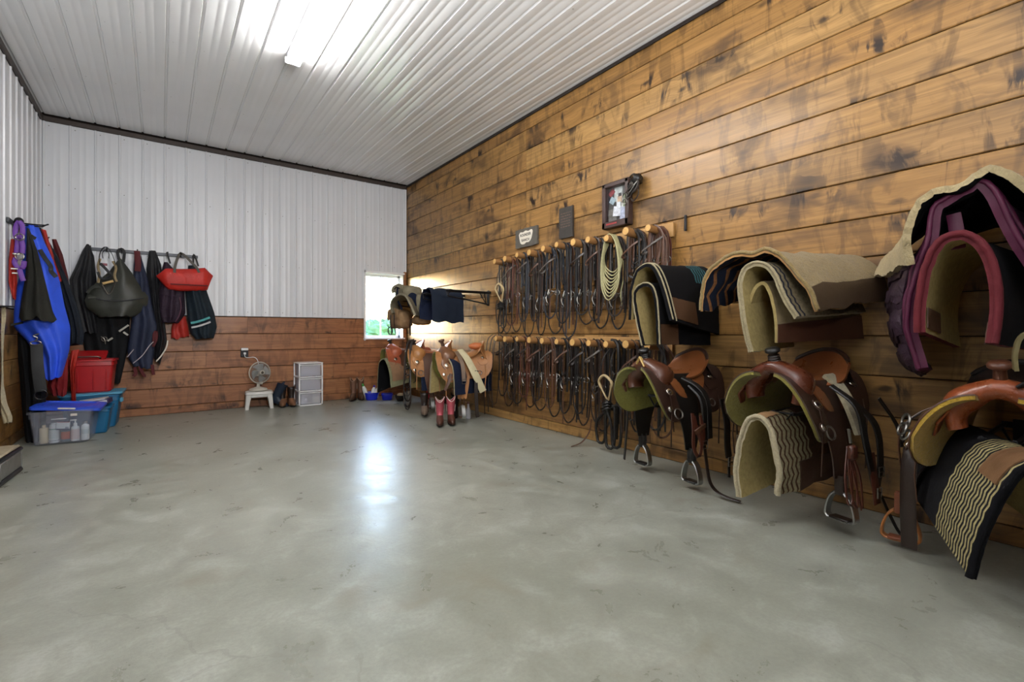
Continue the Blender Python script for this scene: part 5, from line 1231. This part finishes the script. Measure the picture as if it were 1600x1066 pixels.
# bottles inside the tub
def bottle(x, y, h, r, m, label, prof, cap, capm, sq=False, band=None, pump=False):
    t = thing('bottle', label, 'bottle', (x, y, .017), RZ)
    MB().lathe([(r*.9, 0), (r, .008)]+[(r*a, h*b) for a, b in prof], 16).build('body', m, t, 50)
    zt = h*prof[-1][1]; rc = r*prof[-1][0]*1.08
    MB().lathe([(rc, zt-.004), (rc, zt+cap), (rc*.9, zt+cap+.004)], 12).build('cap', capm, t, 50)
    if pump:
        b = MB(); b.tube([(0, 0, zt+cap), (0, 0, zt+cap+.03)], .006, 8); b.build('pump_stem', capm, t); MB().box((-.012, -.01, zt+cap+.035), (.05, .02, .012), bev=.004).build('pump_head', capm, t)
    for (za, zb, c_) in band or ():
        MB().lathe([(r*1.012, h*za), (r*1.012, h*zb)], 16, cap=False).build('label_band', mat('label_'+c_[1:], c_, .5, var=.05, bump=0), t, 50)
    return t
CRM = mat('cream_bottle', '#c3b08c', .4, var=.05, bump=0); WB = mat('white_bottle', '#d2d4d4', .35, var=.04, bump=0)
B1 = [(1, .72), (.97, .80), (.45, .84), (.42, .90)]
by = CT[1]-.115
bottle(-.895, by+.012, .165, .033, CRM, 'cream bottle leftmost in the clear tub', [(1, .86), (.9, .88), (.42, .9), (.4, .93)], .016, CRM)
bottle(-.822, by-.0, .185, .038, WB, 'wide white bottle with green print, second in the clear tub', [(1, .82), (.9, .93), (.62, .96), (.6, .97)], .006, WB, band=[(.10, .14, '#8f979b'), (.22, .68, '#c4cac8'), (.68, .74, '#7d9a90')])
bottle(-.743, by+.0, .125, .034, mat('grey_bottle', '#4a565e', .4, bump=0), 'short grey and orange bottle in the middle of the clear tub', [(1, .8), (.8, .9), (.5, .92), (.5, .95)], .01, BLACKM, band=[(.2, .78, '#a8482c')])
bottle(-.672, by-.006, .155, .033, WB, 'white pump bottle with a red striped label in the clear tub', [(1, .78), (.9, .86), (.42, .92), (.40, .95)], .02, WB, pump=True, band=[(.1, .74, '#cdb9b4')])
bottle(-.598, by-.012, .175, .032, WB, 'white bottle with a grey cap, rightmost in the clear tub', [(1, .74), (.9, .82), (.5, .88), (.46, .92)], .018, mat('grey_cap', '#6b6f74', .5, bump=0), band=[(.35, .6, '#b4c0bd')])
t = thing('medicine_box', 'white and dark blue carton leaning in the clear tub above the grey bottle', 'box', (-.752, by-.052, .185), RZ); t.rotation_euler = (.0, .08, RZ)
MB().box((0, 0, 0), (.095, .018, .085), bev=.002).build('carton', WB, t); 
for z in (.038, -.040): MB().box((0, -.0096, z), (.095, .0015, .013)).build('carton_band', mat('carton_navy', '#262a4e', .5, bump=0), t, 0)
MB().box((.03, -.0096, -.025), (.025, .0015, .018)).build('carton_mark', mat('carton_grey', '#8a8f98', .5, bump=0), t, 0)
MB().box((.0, -.0096, .028), (.09, .0014, .006)).build('carton_stripe', mat('carton_red', '#a8433c', .5, bump=0), t, 0)
# teal tubs and the red tub
TT = (-.595, 7.06, 0)
t = thing('teal_tub', 'teal plastic tub under the red tub, close to the back wall', 'tub', (-.62, 7.22, 0), -.04); tub_shell(.50, .40, .37, .42, .34, TEALP, t); 
MB().box((.262, -.12, .30), (.03, .10, .05), bev=.008).build('rim_handle', AQUA, t)
R2 = lambda a, b, z: [V((x, y, z)) for x, y in rrect(a, b, .03)]
t = thing('tub_lid', 'pale aqua lid between the teal tub and the red tub', 'lid', (-.615, 7.22, .373), -.04); t.rotation_euler = (.0, -.02, -.04)
MB().loft([R2(.53, .43, 0), R2(.55, .45, .002), R2(.55, .45, .022), R2(.50, .40, .028)]).build('panel', AQUA, t, 30)
t = thing('teal_tub', 'lower teal tub between the clear tub and the back wall', 'tub', (-.60, 6.79, 0), -.03); tub_shell(.34, .30, .285, .28, .24, TEALP, t)
t = thing('paper_bundle', 'dark folder with a white label poking out of the lower teal tub', 'papers', (-.56, 6.79, .27), -.1); t.rotation_euler = (0, -.12, -.1)
MB().box((0, 0, .05), (.26, .20, .05), bev=.006).build('folder', mat('violet_cover', '#2e2550', .5), t); MB().box((.07, -.102, .055), (.09, .004, .028)).build('paper_label', WHITEP, t); MB().box((-.02, 0, .082), (.24, .19, .012)).build('sheets', WHITEP, t)
t = thing('red_tub', 'red plastic tub stacked on the teal tub in the left corner', 'tub', (-.62, 7.20, .402), -.04); tub_shell(.395, .33, .37, .34, .28, REDP, t, rim=.016)
for x in (-.11, .02, .13): MB().box((x, -.152, .15), (.012, .014, .24), bev=.004).build('rib', REDP, t)
t = thing('tub_lid', 'red lid with raised rim propped inside the red tub', 'lid', (-.66, 7.24, .80), -.04); t.rotation_euler = (.35, 0, -.04)
MB().loft([R2(.30, .24, 0), R2(.32, .26, .004), R2(.32, .26, .022), R2(.26, .20, .028)]).build('panel', REDP, t, 30)
MB().tube(spl([V((-.11, -.13, .02)), V((-.10, -.14, .05)), V((.10, -.14, .05)), V((.11, -.13, .02))], 14), .008, 6).build('rim_handle', STEEL, t)
drape('red_blanket_end', 'dark red blanket end spilling behind the clear tub', [(-0.918,0.616),(-0.928,0.518),(-0.89,0.431)], [(-0.774,0.807),(-0.774,0.608),(-0.784,0.422)], 6.70, .05, cloth('deep_red', '#7a1a1c', .7, .5), 'blanket', 23, nu=14, nv=14)
drape('red_strap_cloth', 'crumpled red sleeve hanging left of the red tub', [(-0.778,0.879),(-0.793,0.693),(-0.773,0.325)], [(-0.711,0.892),(-0.742,0.691),(-0.737,0.322)], 6.95, .04, RED, 'blanket', 29, nu=12, nv=14)
# silver toolbox at the left edge
t = thing('toolbox', 'silver and black toolbox on the floor at the left edge', 'toolbox', (-1.0, 4.95, 0), -.06)
MB().box((0, 0, .10), (.24, .56, .13), bev=.012).build('body', ALU, t); MB().box((0, 0, .018), (.25, .57, .036), bev=.010).build('base', BLACKM, t); MB().box((0, 0, .178), (.252, .572, .03), bev=.01).build('lid_rim', BLACKM, t)
MB().box((0, 0, .20), (.225, .545, .022), bev=.01).build('lid', mat('beige_lid', '#9a8f78', .5), t); MB().box((0, -.03, .214), (.05, .18, .012), bev=.004).build('handle', BLACKM, t)
for y in (-.26, -.20, .26): MB().box((.121, y, .10), (.006, .012, .12), bev=.002).build('corner_rib', ALU, t)

# ------------------------------------------------------------------ fan, stool, outlet, drawers along the back wall
t = thing('step_stool', 'dirty white plastic step stool under the fan', 'stool', (1.122, 7.535, 0), -.10)
R3 = lambda a, b, z, rr=.035: [V((x, y, z)) for x, y in rrect(a, b, rr)]
MB().loft([R3(.34, .24, .205), R3(.35, .25, .21), R3(.34, .24, .238), R3(.29, .19, .248), R3(.01, .01, .249, .004)]).build('seat', WHITEP, t, 40)
for sx in (-1, 1):
    for sy in (-1, 1):
        a = [V((sx*(.125+q[0]), sy*(.085+q[1]), z)) for z, q in ((.215, (0, 0)), (.12, (.015, .012)), (.0, (.03, .025)))]
        b = MB(); b.loft([[p+V((x, y, 0)) for x, y in rrect(w_, w_*.8, .012, 3)] for p, w_ in zip(a, (.075, .058, .05))]); b.build('leg', WHITEP, t, 40)
for sx in (-1, 1): MB().box((sx*.137, 0, .165), (.02, .14, .07), bev=.006).build('side_apron', WHITEP, t)
MB().box((0, -.105, .188), (.20, .018, .05), bev=.006).build('front_apron', WHITEP, t)
FANW = mat('fan_white', '#b7b2a6', .45, var=.1, bump=0)
t = thing('desk_fan', 'dusty white desk fan standing on the step stool', 'fan', (1.112, 7.535, .2495), 0)
MB().lathe([(.105, 0), (.12, .008), (.11, .03), (.06, .045), (.025, .055)], 22).build('base', FANW, t, 60)
MB().lathe([(.024, .04), (.020, .10), (.022, .12)], 12).build('stem', FANW, t, 60); MB().lathe([(.020, -.018), (.020, .018)], 12, Matrix.Translation((.035, -.01, .105)) @ Matrix.Rotation(PI/2, 4, 'Y')).build('tilt_knob', FANW, t)
FM = Matrix.Translation((.018, -.015, .255)) @ V((.33, -.94, .05)).normalized().to_track_quat('Z', 'Y').to_matrix().to_4x4()
MB().lathe([(.04, -.12), (.052, -.10), (.052, -.03), (.035, -.015)], 16, FM).build('motor', FANW, t, 60)
b = MB(); b.tube([FM @ V((.148*math.cos(k*PI/16), .148*math.sin(k*PI/16), .0)) for k in range(32)], .008, 6, True); b.build('guard_rim', FANW, t)
b = MB()
for k in range(44):
    a = 2*PI*k/44
    b.tube([FM @ V((r_*math.cos(a+tw), r_*math.sin(a+tw), z)) for r_, z, tw in ((.03, .062, 0), (.08, .058, .18), (.125, .04, .32), (.147, .005, .36))], .0013, 4)
    b.tube([FM @ V((r_*math.cos(a), r_*math.sin(a), z)) for r_, z in ((.05, -.05), (.11, -.048), (.147, -.005))], .0013, 4)
for r_, z in ((.055, .06), (.10, .052), (.127, .038)): b.tube([FM @ V((r_*math.cos(k*PI/12), r_*math.sin(k*PI/12), z)) for k in range(24)], .0016, 4, True)
g = b.build('guard_wires', mat('guard_wire', '#8d8b86', .4, bump=0), t); g['kind'] = 'stuff'
for k in range(4):
    def bl_(u, v, k=k):
        a = k*PI/2+(v-.5)*1.15+u*.3; r_ = .03+u*.095; return FM @ V((r_*math.cos(a), r_*math.sin(a), .012-(v-.5)*.05*(.6+u*.4)))
    MB().sheet(bl_, 6, 6, .003).build('blade', mat('fan_blade', '#9a9c9c', .4, bump=0), t)
MB().lathe([(.034, .055), (.034, .066), (.028, .070)], 18, FM).build('badge_ring', FANW, t, 60); MB().lathe([(.020, .069), (.018, .072), (.001, .073)], 16, FM).build('badge', mat('dark_badge', '#4a463e', .4, bump=0), t)
t = thing('wall_outlet', 'black wall outlet with a white cover and a plug, above the fan', 'outlet', (.96, YB, .79))
MB().box((0, -.010, 0), (.095, .02, .13), bev=.004).build('outlet_box', BLACKM, t); MB().box((0, -.03, .045), (.09, .03, .035), bev=.006).build('flip_cover', WHITE_VINYL, t)
MB().box((0, -.035, -.015), (.032, .035, .03), bev=.006).build('plug', WHITE_VINYL, t)
MB().tube(spl([V((0, -.05, -.02)), V((.0, -.055, -.06)), V((.04, -.05, -.075)), V((.11, -.05, -.07)), V((.15, -.06, -.10)), V((.165, -.09, -.16)), V((.165, -.12, -.24))], 24), .005, 6).build('cord', WHITE_VINYL, t)

t = thing('drawer_tower', 'white three drawer plastic tower against the back wall', 'drawer unit', (1.775, 7.515, 0), .0)
W_, D_, H_ = .335, .34, .63
for i, (za, zb) in enumerate(((0, .205), (.205, .41), (.41, .615))):
    for sx in (-1, 1):
        for sy in (-1, 1): MB().box((sx*(W_/2-.009), sy*(D_/2-.009), (za+zb)/2), (.018, .018, zb-za)).build('post', WHITE_VINYL, t, 0)
    b = MB()
    for sy in (-1, 1): b.box((0, sy*(D_/2-.008), za+.008), (W_, .016, .016))
    for sx in (-1, 1): b.box((sx*(W_/2-.008), 0, za+.008), (.016, D_, .016))
    b.build('shelf_frame', WHITE_VINYL, t, 0)
    dr = MB(); w2, d2, h2 = W_-.045, D_-.03, zb-za-.035; R4 = lambda q, z: [V((x, y-.012, z)) for x, y in rrect(w2-q, d2-q, .02)]
    dr.loft([R4(.01, za+.02), R4(0, za+.03), R4(0, za+.02+h2), R4(.008, za+.02+h2), R4(.012, za+.026)]); dr = dr.build('drawer', MILKY, t, 30)
    MB().box((0, -D_/2-.002, zb-.018), (W_-.03, .02, .014), bev=.004).build('drawer_lip', WHITE_VINYL, dr)
MB().box((0, 0, .622), (W_+.008, D_+.008, .016), bev=.005).build('top', WHITE_VINYL, t)
def inside(name, label, cat, x, z, y=-.06):
    p = Matrix.Rotation(0, 3, 'Z') @ V((x, y, 0)); return thing(name, label, cat, (1.775+p.x, 7.515+p.y, z), 0)
t = inside('cloth_heap', 'white cloth heap inside the top clear drawer', 'cloth', 0, .445); MB().blob((0, 0, .03), (.12, .09, .05), 18, 10, .5, 3, 4).build('cloth', mat('white_cloth', '#c3bfca', .8), t, 60)
t = inside('bandage_roll', 'cream bandage roll at the right of the bottom drawer', 'roll', .075, .03, -.12); MB().lathe([(.045, -.04), (.05, -.035), (.05, .03), (.03, .035), (.001, .03)], 18, Matrix.Translation((0, 0, .052)) @ Matrix.Rotation(PI/2, 4, 'X')).build('roll', mat('cream_roll', '#cfc4a8', .8), t, 60)
t = inside('bandage_roll', 'grey white bandage roll at the left of the bottom drawer', 'roll', -.085, .03, -.12); MB().lathe([(.04, -.04), (.045, -.035), (.045, .03), (.03, .035), (.001, .03)], 18, Matrix.Translation((0, 0, .048)) @ Matrix.Rotation(PI/2, 4, 'X')).build('roll', mat('grey_roll', '#b4b0b2', .8), t, 60)
t = inside('dark_wrap', 'dark grey wrap between the two rolls in the bottom drawer', 'wrap', -.005, .03, -.03); MB().blob((0, 0, .06), (.05, .06, .06), 14, 8, .3, 3, 8).build('wrap', mat('slate_cloth', '#4b505c', .8), t, 60)

# ------------------------------------------------------------------ boots
def boot(name, label, loc, rz, shaft, foot, h=.31, trim=None, sole=BLK, tilt=(0, 0), sc=1.0, deep=.03, group=None):
    """cowboy boot: local +x is the toe"""
    t = thing(name, label, 'boot', loc, rz, group); t.rotation_euler = (tilt[0], tilt[1], rz); t.scale = (sc, sc, sc)
    def ring(z, xb, xf, w_, n=20, dip=0, lift=0):
        o = []
        for k in range(n):
            a = 2*PI*k/n; c, s = math.cos(a), math.sin(a); L = (xf-xb)/2
            tip = 1-.28*max(0, c)**2 if xf > .1 else 1
            o.append(V(((xf+xb)/2+L*c, w_/2*s*tip, z+dip*math.cos(2*a)+lift*max(0, c)**2)))
        return o
    MB().loft([ring(.026, -.075, .195, .082), ring(.045, -.078, .200, .090), ring(.065, -.078, .185, .090), ring(.085, -.077, .140, .084), ring(.105, -.074, .090, .078), ring(.125, -.070, .058, .074)]).build('foot', foot, t, 60)
    MB().loft([ring(.112, -.071, .072, .0765), ring(.135, -.068, .052, .078), ring(.17, -.066, .052, .086), ring(.22, -.068, .060, .098), ring(.27, -.071, .066, .106), ring(h, -.073, .070, .110, dip=-deep), ring(h, -.068, .065, .100, dip=-deep), ring(.24, -.060, .052, .088)]).build('shaft', shaft, t, 60)
    MB().loft([ring(.012, -.02, .200, .086), ring(.027, -.078, .203, .092)], True).build('sole', sole, t, 40)
    MB().loft([ring(0, -.074, -.012, .066), ring(.027, -.080, -.004, .074)], True).build('heel', sole, t, 40)
    if trim:
        MB().tube([p+V((0, 0, .003)) for p in ring(h, -.0705, .0675, .105, 28, dip=-deep)], .0045, 6, True).build('top_trim', trim, t)
        for s in (-1, 1):
            MB().tube(spl([V((0, s*.0475, h-.09)), V((.03, s*.050, h-.06)), V((.012, s*.052, h-.10)), V((0, s*.047, h-.155)), V((-.012, s*.052, h-.10)), V((-.03, s*.050, h-.06)), V((0, s*.0475, h-.09))], 26), .0028, 5).build('stitching', trim, t)
    for s in (-1, 1): MB().strap(spl([V((0, s*.052, h-.01)), V((0, s*.055, h+.035)), V((0, s*.045, h+.03)), V((0, s*.046, h-.03))], 12), .025, .003, (1, 0, 0)).build('pull_strap', shaft, t)
    return t
PINK = leather('pink_leather', '#a34852', .45); PTRIM = mat('white_stitch', '#c9b9b2', .6, bump=0)
G = 'pink pair of child boots'
boot('cowboy_boot', 'left boot of the pink and brown pair standing on the floor', (2.615, 4.93, 0), -2.05, PINK, leather('boot_foot', '#4a2a1e', .4), .30, PTRIM, sc=.98, deep=.028)
boot('cowboy_boot', 'right boot of the pink and brown pair standing on the floor', (2.745, 4.905, 0), -1.95, PINK, leather('boot_foot', '#4a2a1e', .4), .30, PTRIM, sc=.98, deep=.028)
BRB = leather('boot_brown', '#6a4a38', .45); BRF = leather('boot_brown_foot', '#4c3527', .45)
boot('cowboy_boot', 'left boot of the brown pair by the back wall beside the blue tray', (2.45, 7.50, 0), -2.1, BRB, BRF, .33, mat('tan_stitch', '#9a8370', .6, bump=0))
boot('cowboy_boot', 'right boot of the brown pair by the back wall beside the blue tray', (2.565, 7.52, 0), -1.75, BRB, BRF, .33, mat('tan_stitch', '#9a8370', .6, bump=0))
boot('work_boot', 'brown toed boot nearer the fan, beside the drawer tower', (1.42, 7.50, 0), -1.75, DKBR, leather('tan_toe', '#7a553c', .45), .27, deep=.02)
boot('work_boot', 'brown toed boot touching the drawer tower', (1.535, 7.49, 0), -1.55, DKBR, leather('tan_toe', '#7a553c', .45), .27, deep=.02)
t = boot('rubber_boot', 'dark blue boot leaning over beside the step stool', (1.345, 7.47, .0), -1.2, cloth('blue_rubber', '#1b2433', .35, .2), cloth('blue_rubber', '#1b2433', .35, .2), .30, deep=.0, tilt=(.0, .0)); t.rotation_euler = (0, .42, -.35); t.location = (1.30, 7.50, .05)
boot('small_boot', 'scuffed brown and grey boot under the light tan saddle', (2.72, 5.55, .02), -2.0, DKBR, leather('scuffed_boot', '#6b5a4c', .5), .27, deep=.015)
boot('shoe_boot', 'dark boot behind the pink pair under the stamped saddle', (3.0, 5.25, 0), -2.2, BLK, BLK, .28, deep=.015)

# blue trays with grooming bottles by the window
t = thing('blue_tray', 'blue plastic caddy of spray bottles on the floor under the window', 'caddy', (2.70, 7.40, 0), -.25)
tub_shell(.20, .20, .12, .17, .17, mat('cobalt_plastic', '#0c22b0', .35, var=.05, bump=0), t, rim=.004); MB().lathe([(.035, 0), (.035, .004), (.022, .006)], 16, Matrix.Translation((-.098, -.03, .06)) @ Matrix.Rotation(-PI/2, 4, 'Y')).build('round_label', mat('white_label', '#bfc4c8', .5, bump=0), t)
t = thing('blue_tray', 'second blue plastic caddy, nearer the saddles', 'caddy', (2.90, 7.25, 0), -.3); tub_shell(.17, .18, .10, .15, .15, MATS['cobalt_plastic'], t, rim=.004)
def jug(x, y, label, m, capm, rot, h=.17):
    t = thing('spray_bottle', label, 'bottle', (x, y, .03), 0); t.rotation_euler = rot
    MB().lathe([(.034, 0), (.036, .01), (.036, h*.6), (.02, h*.8), (.014, h*.86)], 14).build('body', m, t, 50); MB().lathe([(.017, h*.84), (.017, h*.97), (.012, h)], 12).build('cap', capm, t, 50)
jug(2.64, 7.42, 'white bottle with green print leaning in the blue caddy', WB, mat('green_cap', '#3f8a3a', .5, bump=0), (.1, -.35, 0), .25)
jug(2.72, 7.40, 'violet capped bottle standing in the blue caddy', WB, mat('violet_cap', '#3a1f9c', .4, bump=0), (0, .15, 0), .20)
jug(2.76, 7.36, 'second violet capped bottle in the blue caddy', WB, mat('violet_cap', '#3a1f9c', .4, bump=0), (0, .25, .3), .19)
t = thing('grooming_bowl', 'small dark bowl with a cream sponge beside the second blue caddy', 'bowl', (3.02, 7.0, 0)); MB().lathe([(.05, 0), (.08, .06), (.085, .09), (.078, .09), (.045, .015)], 18).build('bowl', BLK, t, 50); MB().blob((0, 0, .09), (.055, .05, .035), 14, 8, .2).build('sponge', mat('sponge', '#b59f7c', .9), t, 60)
t = thing('red_cloth', 'bright red cloth hanging under the light tan saddle', 'cloth', (2.93, 5.80, .28)); MB().blob((0, 0, 0), (.05, .06, .12), 14, 10, .5, 3, 5).build('cloth', cloth('cerise', '#a0182e', .7, .5), t, 60)
t = thing('cinch_ring', 'rusty brown latigo strap end resting on the floor below the light tan saddle', 'strap', (2.9, 5.78, .0)); MB().strap(spl([V((0, 0, .16)), V((-.02, .0, .06)), V((-.03, -.01, .004)), V((-.12, -.03, .003))], 14), .05, .006, (0, 1, .1)).build('strap', RDBR, t)
t = thing('plastic_bottle', 'clear pale bottle hanging by the board wall right of the pink boots', 'bottle', (3.08, 5.06, .0)); MB().lathe([(.03, 0), (.034, .01), (.034, .09), (.015, .15), (.012, .19)], 14).build('body', MILKY, t, 50); MB().lathe([(.015, .185), (.015, .21)], 10).build('cap', RDBR, t)

# khaki packs on the rack by the window
KH = cloth('khaki_canvas', '#7f7864', .8, .6, .2, 9); KB = cloth('brown_canvas', '#8a6e50', .8, .6, .2, 8)
fk = [(6.474,1.346),(6.545,1.46),(6.451,1.565),(6.203,1.613),(5.989,1.582),(5.826,1.461),(5.67,1.304)]
rk = [(6.95,1.32),(6.95,1.40),(6.90,1.50),(6.80,1.55),(6.70,1.53),(6.64,1.44),(6.60,1.30)]
gp, gg = pad('felt_pad', 'grey khaki felt pad at the front of the packs by the window', fk, rk, 2.66, 3.2, .025, [mat('khaki_felt', '#77705c', .95, bump=.5), mat('khaki_felt', '#77705c'), mat('khaki_felt', '#77705c')], rough=.003)
def pack(name, label, loc, size, m, seed, flap=None, pw=.62):
    t = thing(name, label, 'saddlebag', loc, .1); MB().blob((0, 0, 0), size, 24, 14, .12, 3, seed, pw=pw).build('body', m, t, 60)
    if flap: MB().sheet(lambda u, v: V((-size[0]*1.03-.012*math.sin(u*PI)+.05*(1-u)*0, (v-.5)*size[1]*1.7, size[2]*(.95-1.1*u)+.03*math.sin(v*PI))), 8, 10, .012, up=(-1, 0, 0)).build('flap', flap, t, 60)
    return t
t = pack('saddlebag', 'khaki canvas pack on top of the rack pile by the window', (2.95, 6.55, 1.66), (.17, .20, .10), KH, 3, KH)
MB().strap(spl([V((-.19, -.02, .06)), V((-.18, .0, -.1)), V((-.16, -.10, -.25))], 12), .05, .008, (0, 1, 0)).build('strap', NAVYFELT, t); MB().tube(spl([V((-.19, .06, .05)), V((-.20, 0, .075)), V((-.19, -.08, .05))], 12), .008, 6).build('roll_edge', BLKFELT, t)
t = pack('saddlebag', 'brown canvas saddlebag hanging lowest on the rack pile by the window', (2.86, 6.60, 1.27), (.13, .19, .14), KB, 6, KB)
for yy in (-.06, .05): MB().strap(spl([V((-.145, yy, .06)), V((-.15, yy, -.06)), V((-.13, yy-.01, -.22))], 10), .025, .005, (0, 1, 0)).build('strap', DKBR, t)
MB().ring((-.13, .09, -.17), .045, .008, (1, .3, 0), 14, 6, sy=1.3).build('strap_loop', BLACKM, t)
t = pack('saddlebag', 'khaki and navy saddlebag at the right of the rack pile by the window', (3.02, 6.28, 1.47), (.14, .13, .15), KH, 9, NAVYFELT)
MB().tube(spl([V((-.05, -.14, .12)), V((.0, -.15, -.04)), V((.0, -.14, -.18))], 12), .012, 7).build('piping', IVORY, t)
t = pack('saddlebag', 'small brown pouch under the khaki and navy saddlebag', (3.02, 6.25, 1.25), (.12, .12, .07), KB, 12)
MB().strap(spl([V((-.12, .09, .02)), V((-.13, .10, -.1)), V((-.13, .10, -.22))], 8), .045, .006, (0, 1, 0)).build('strap', DKBR, t)
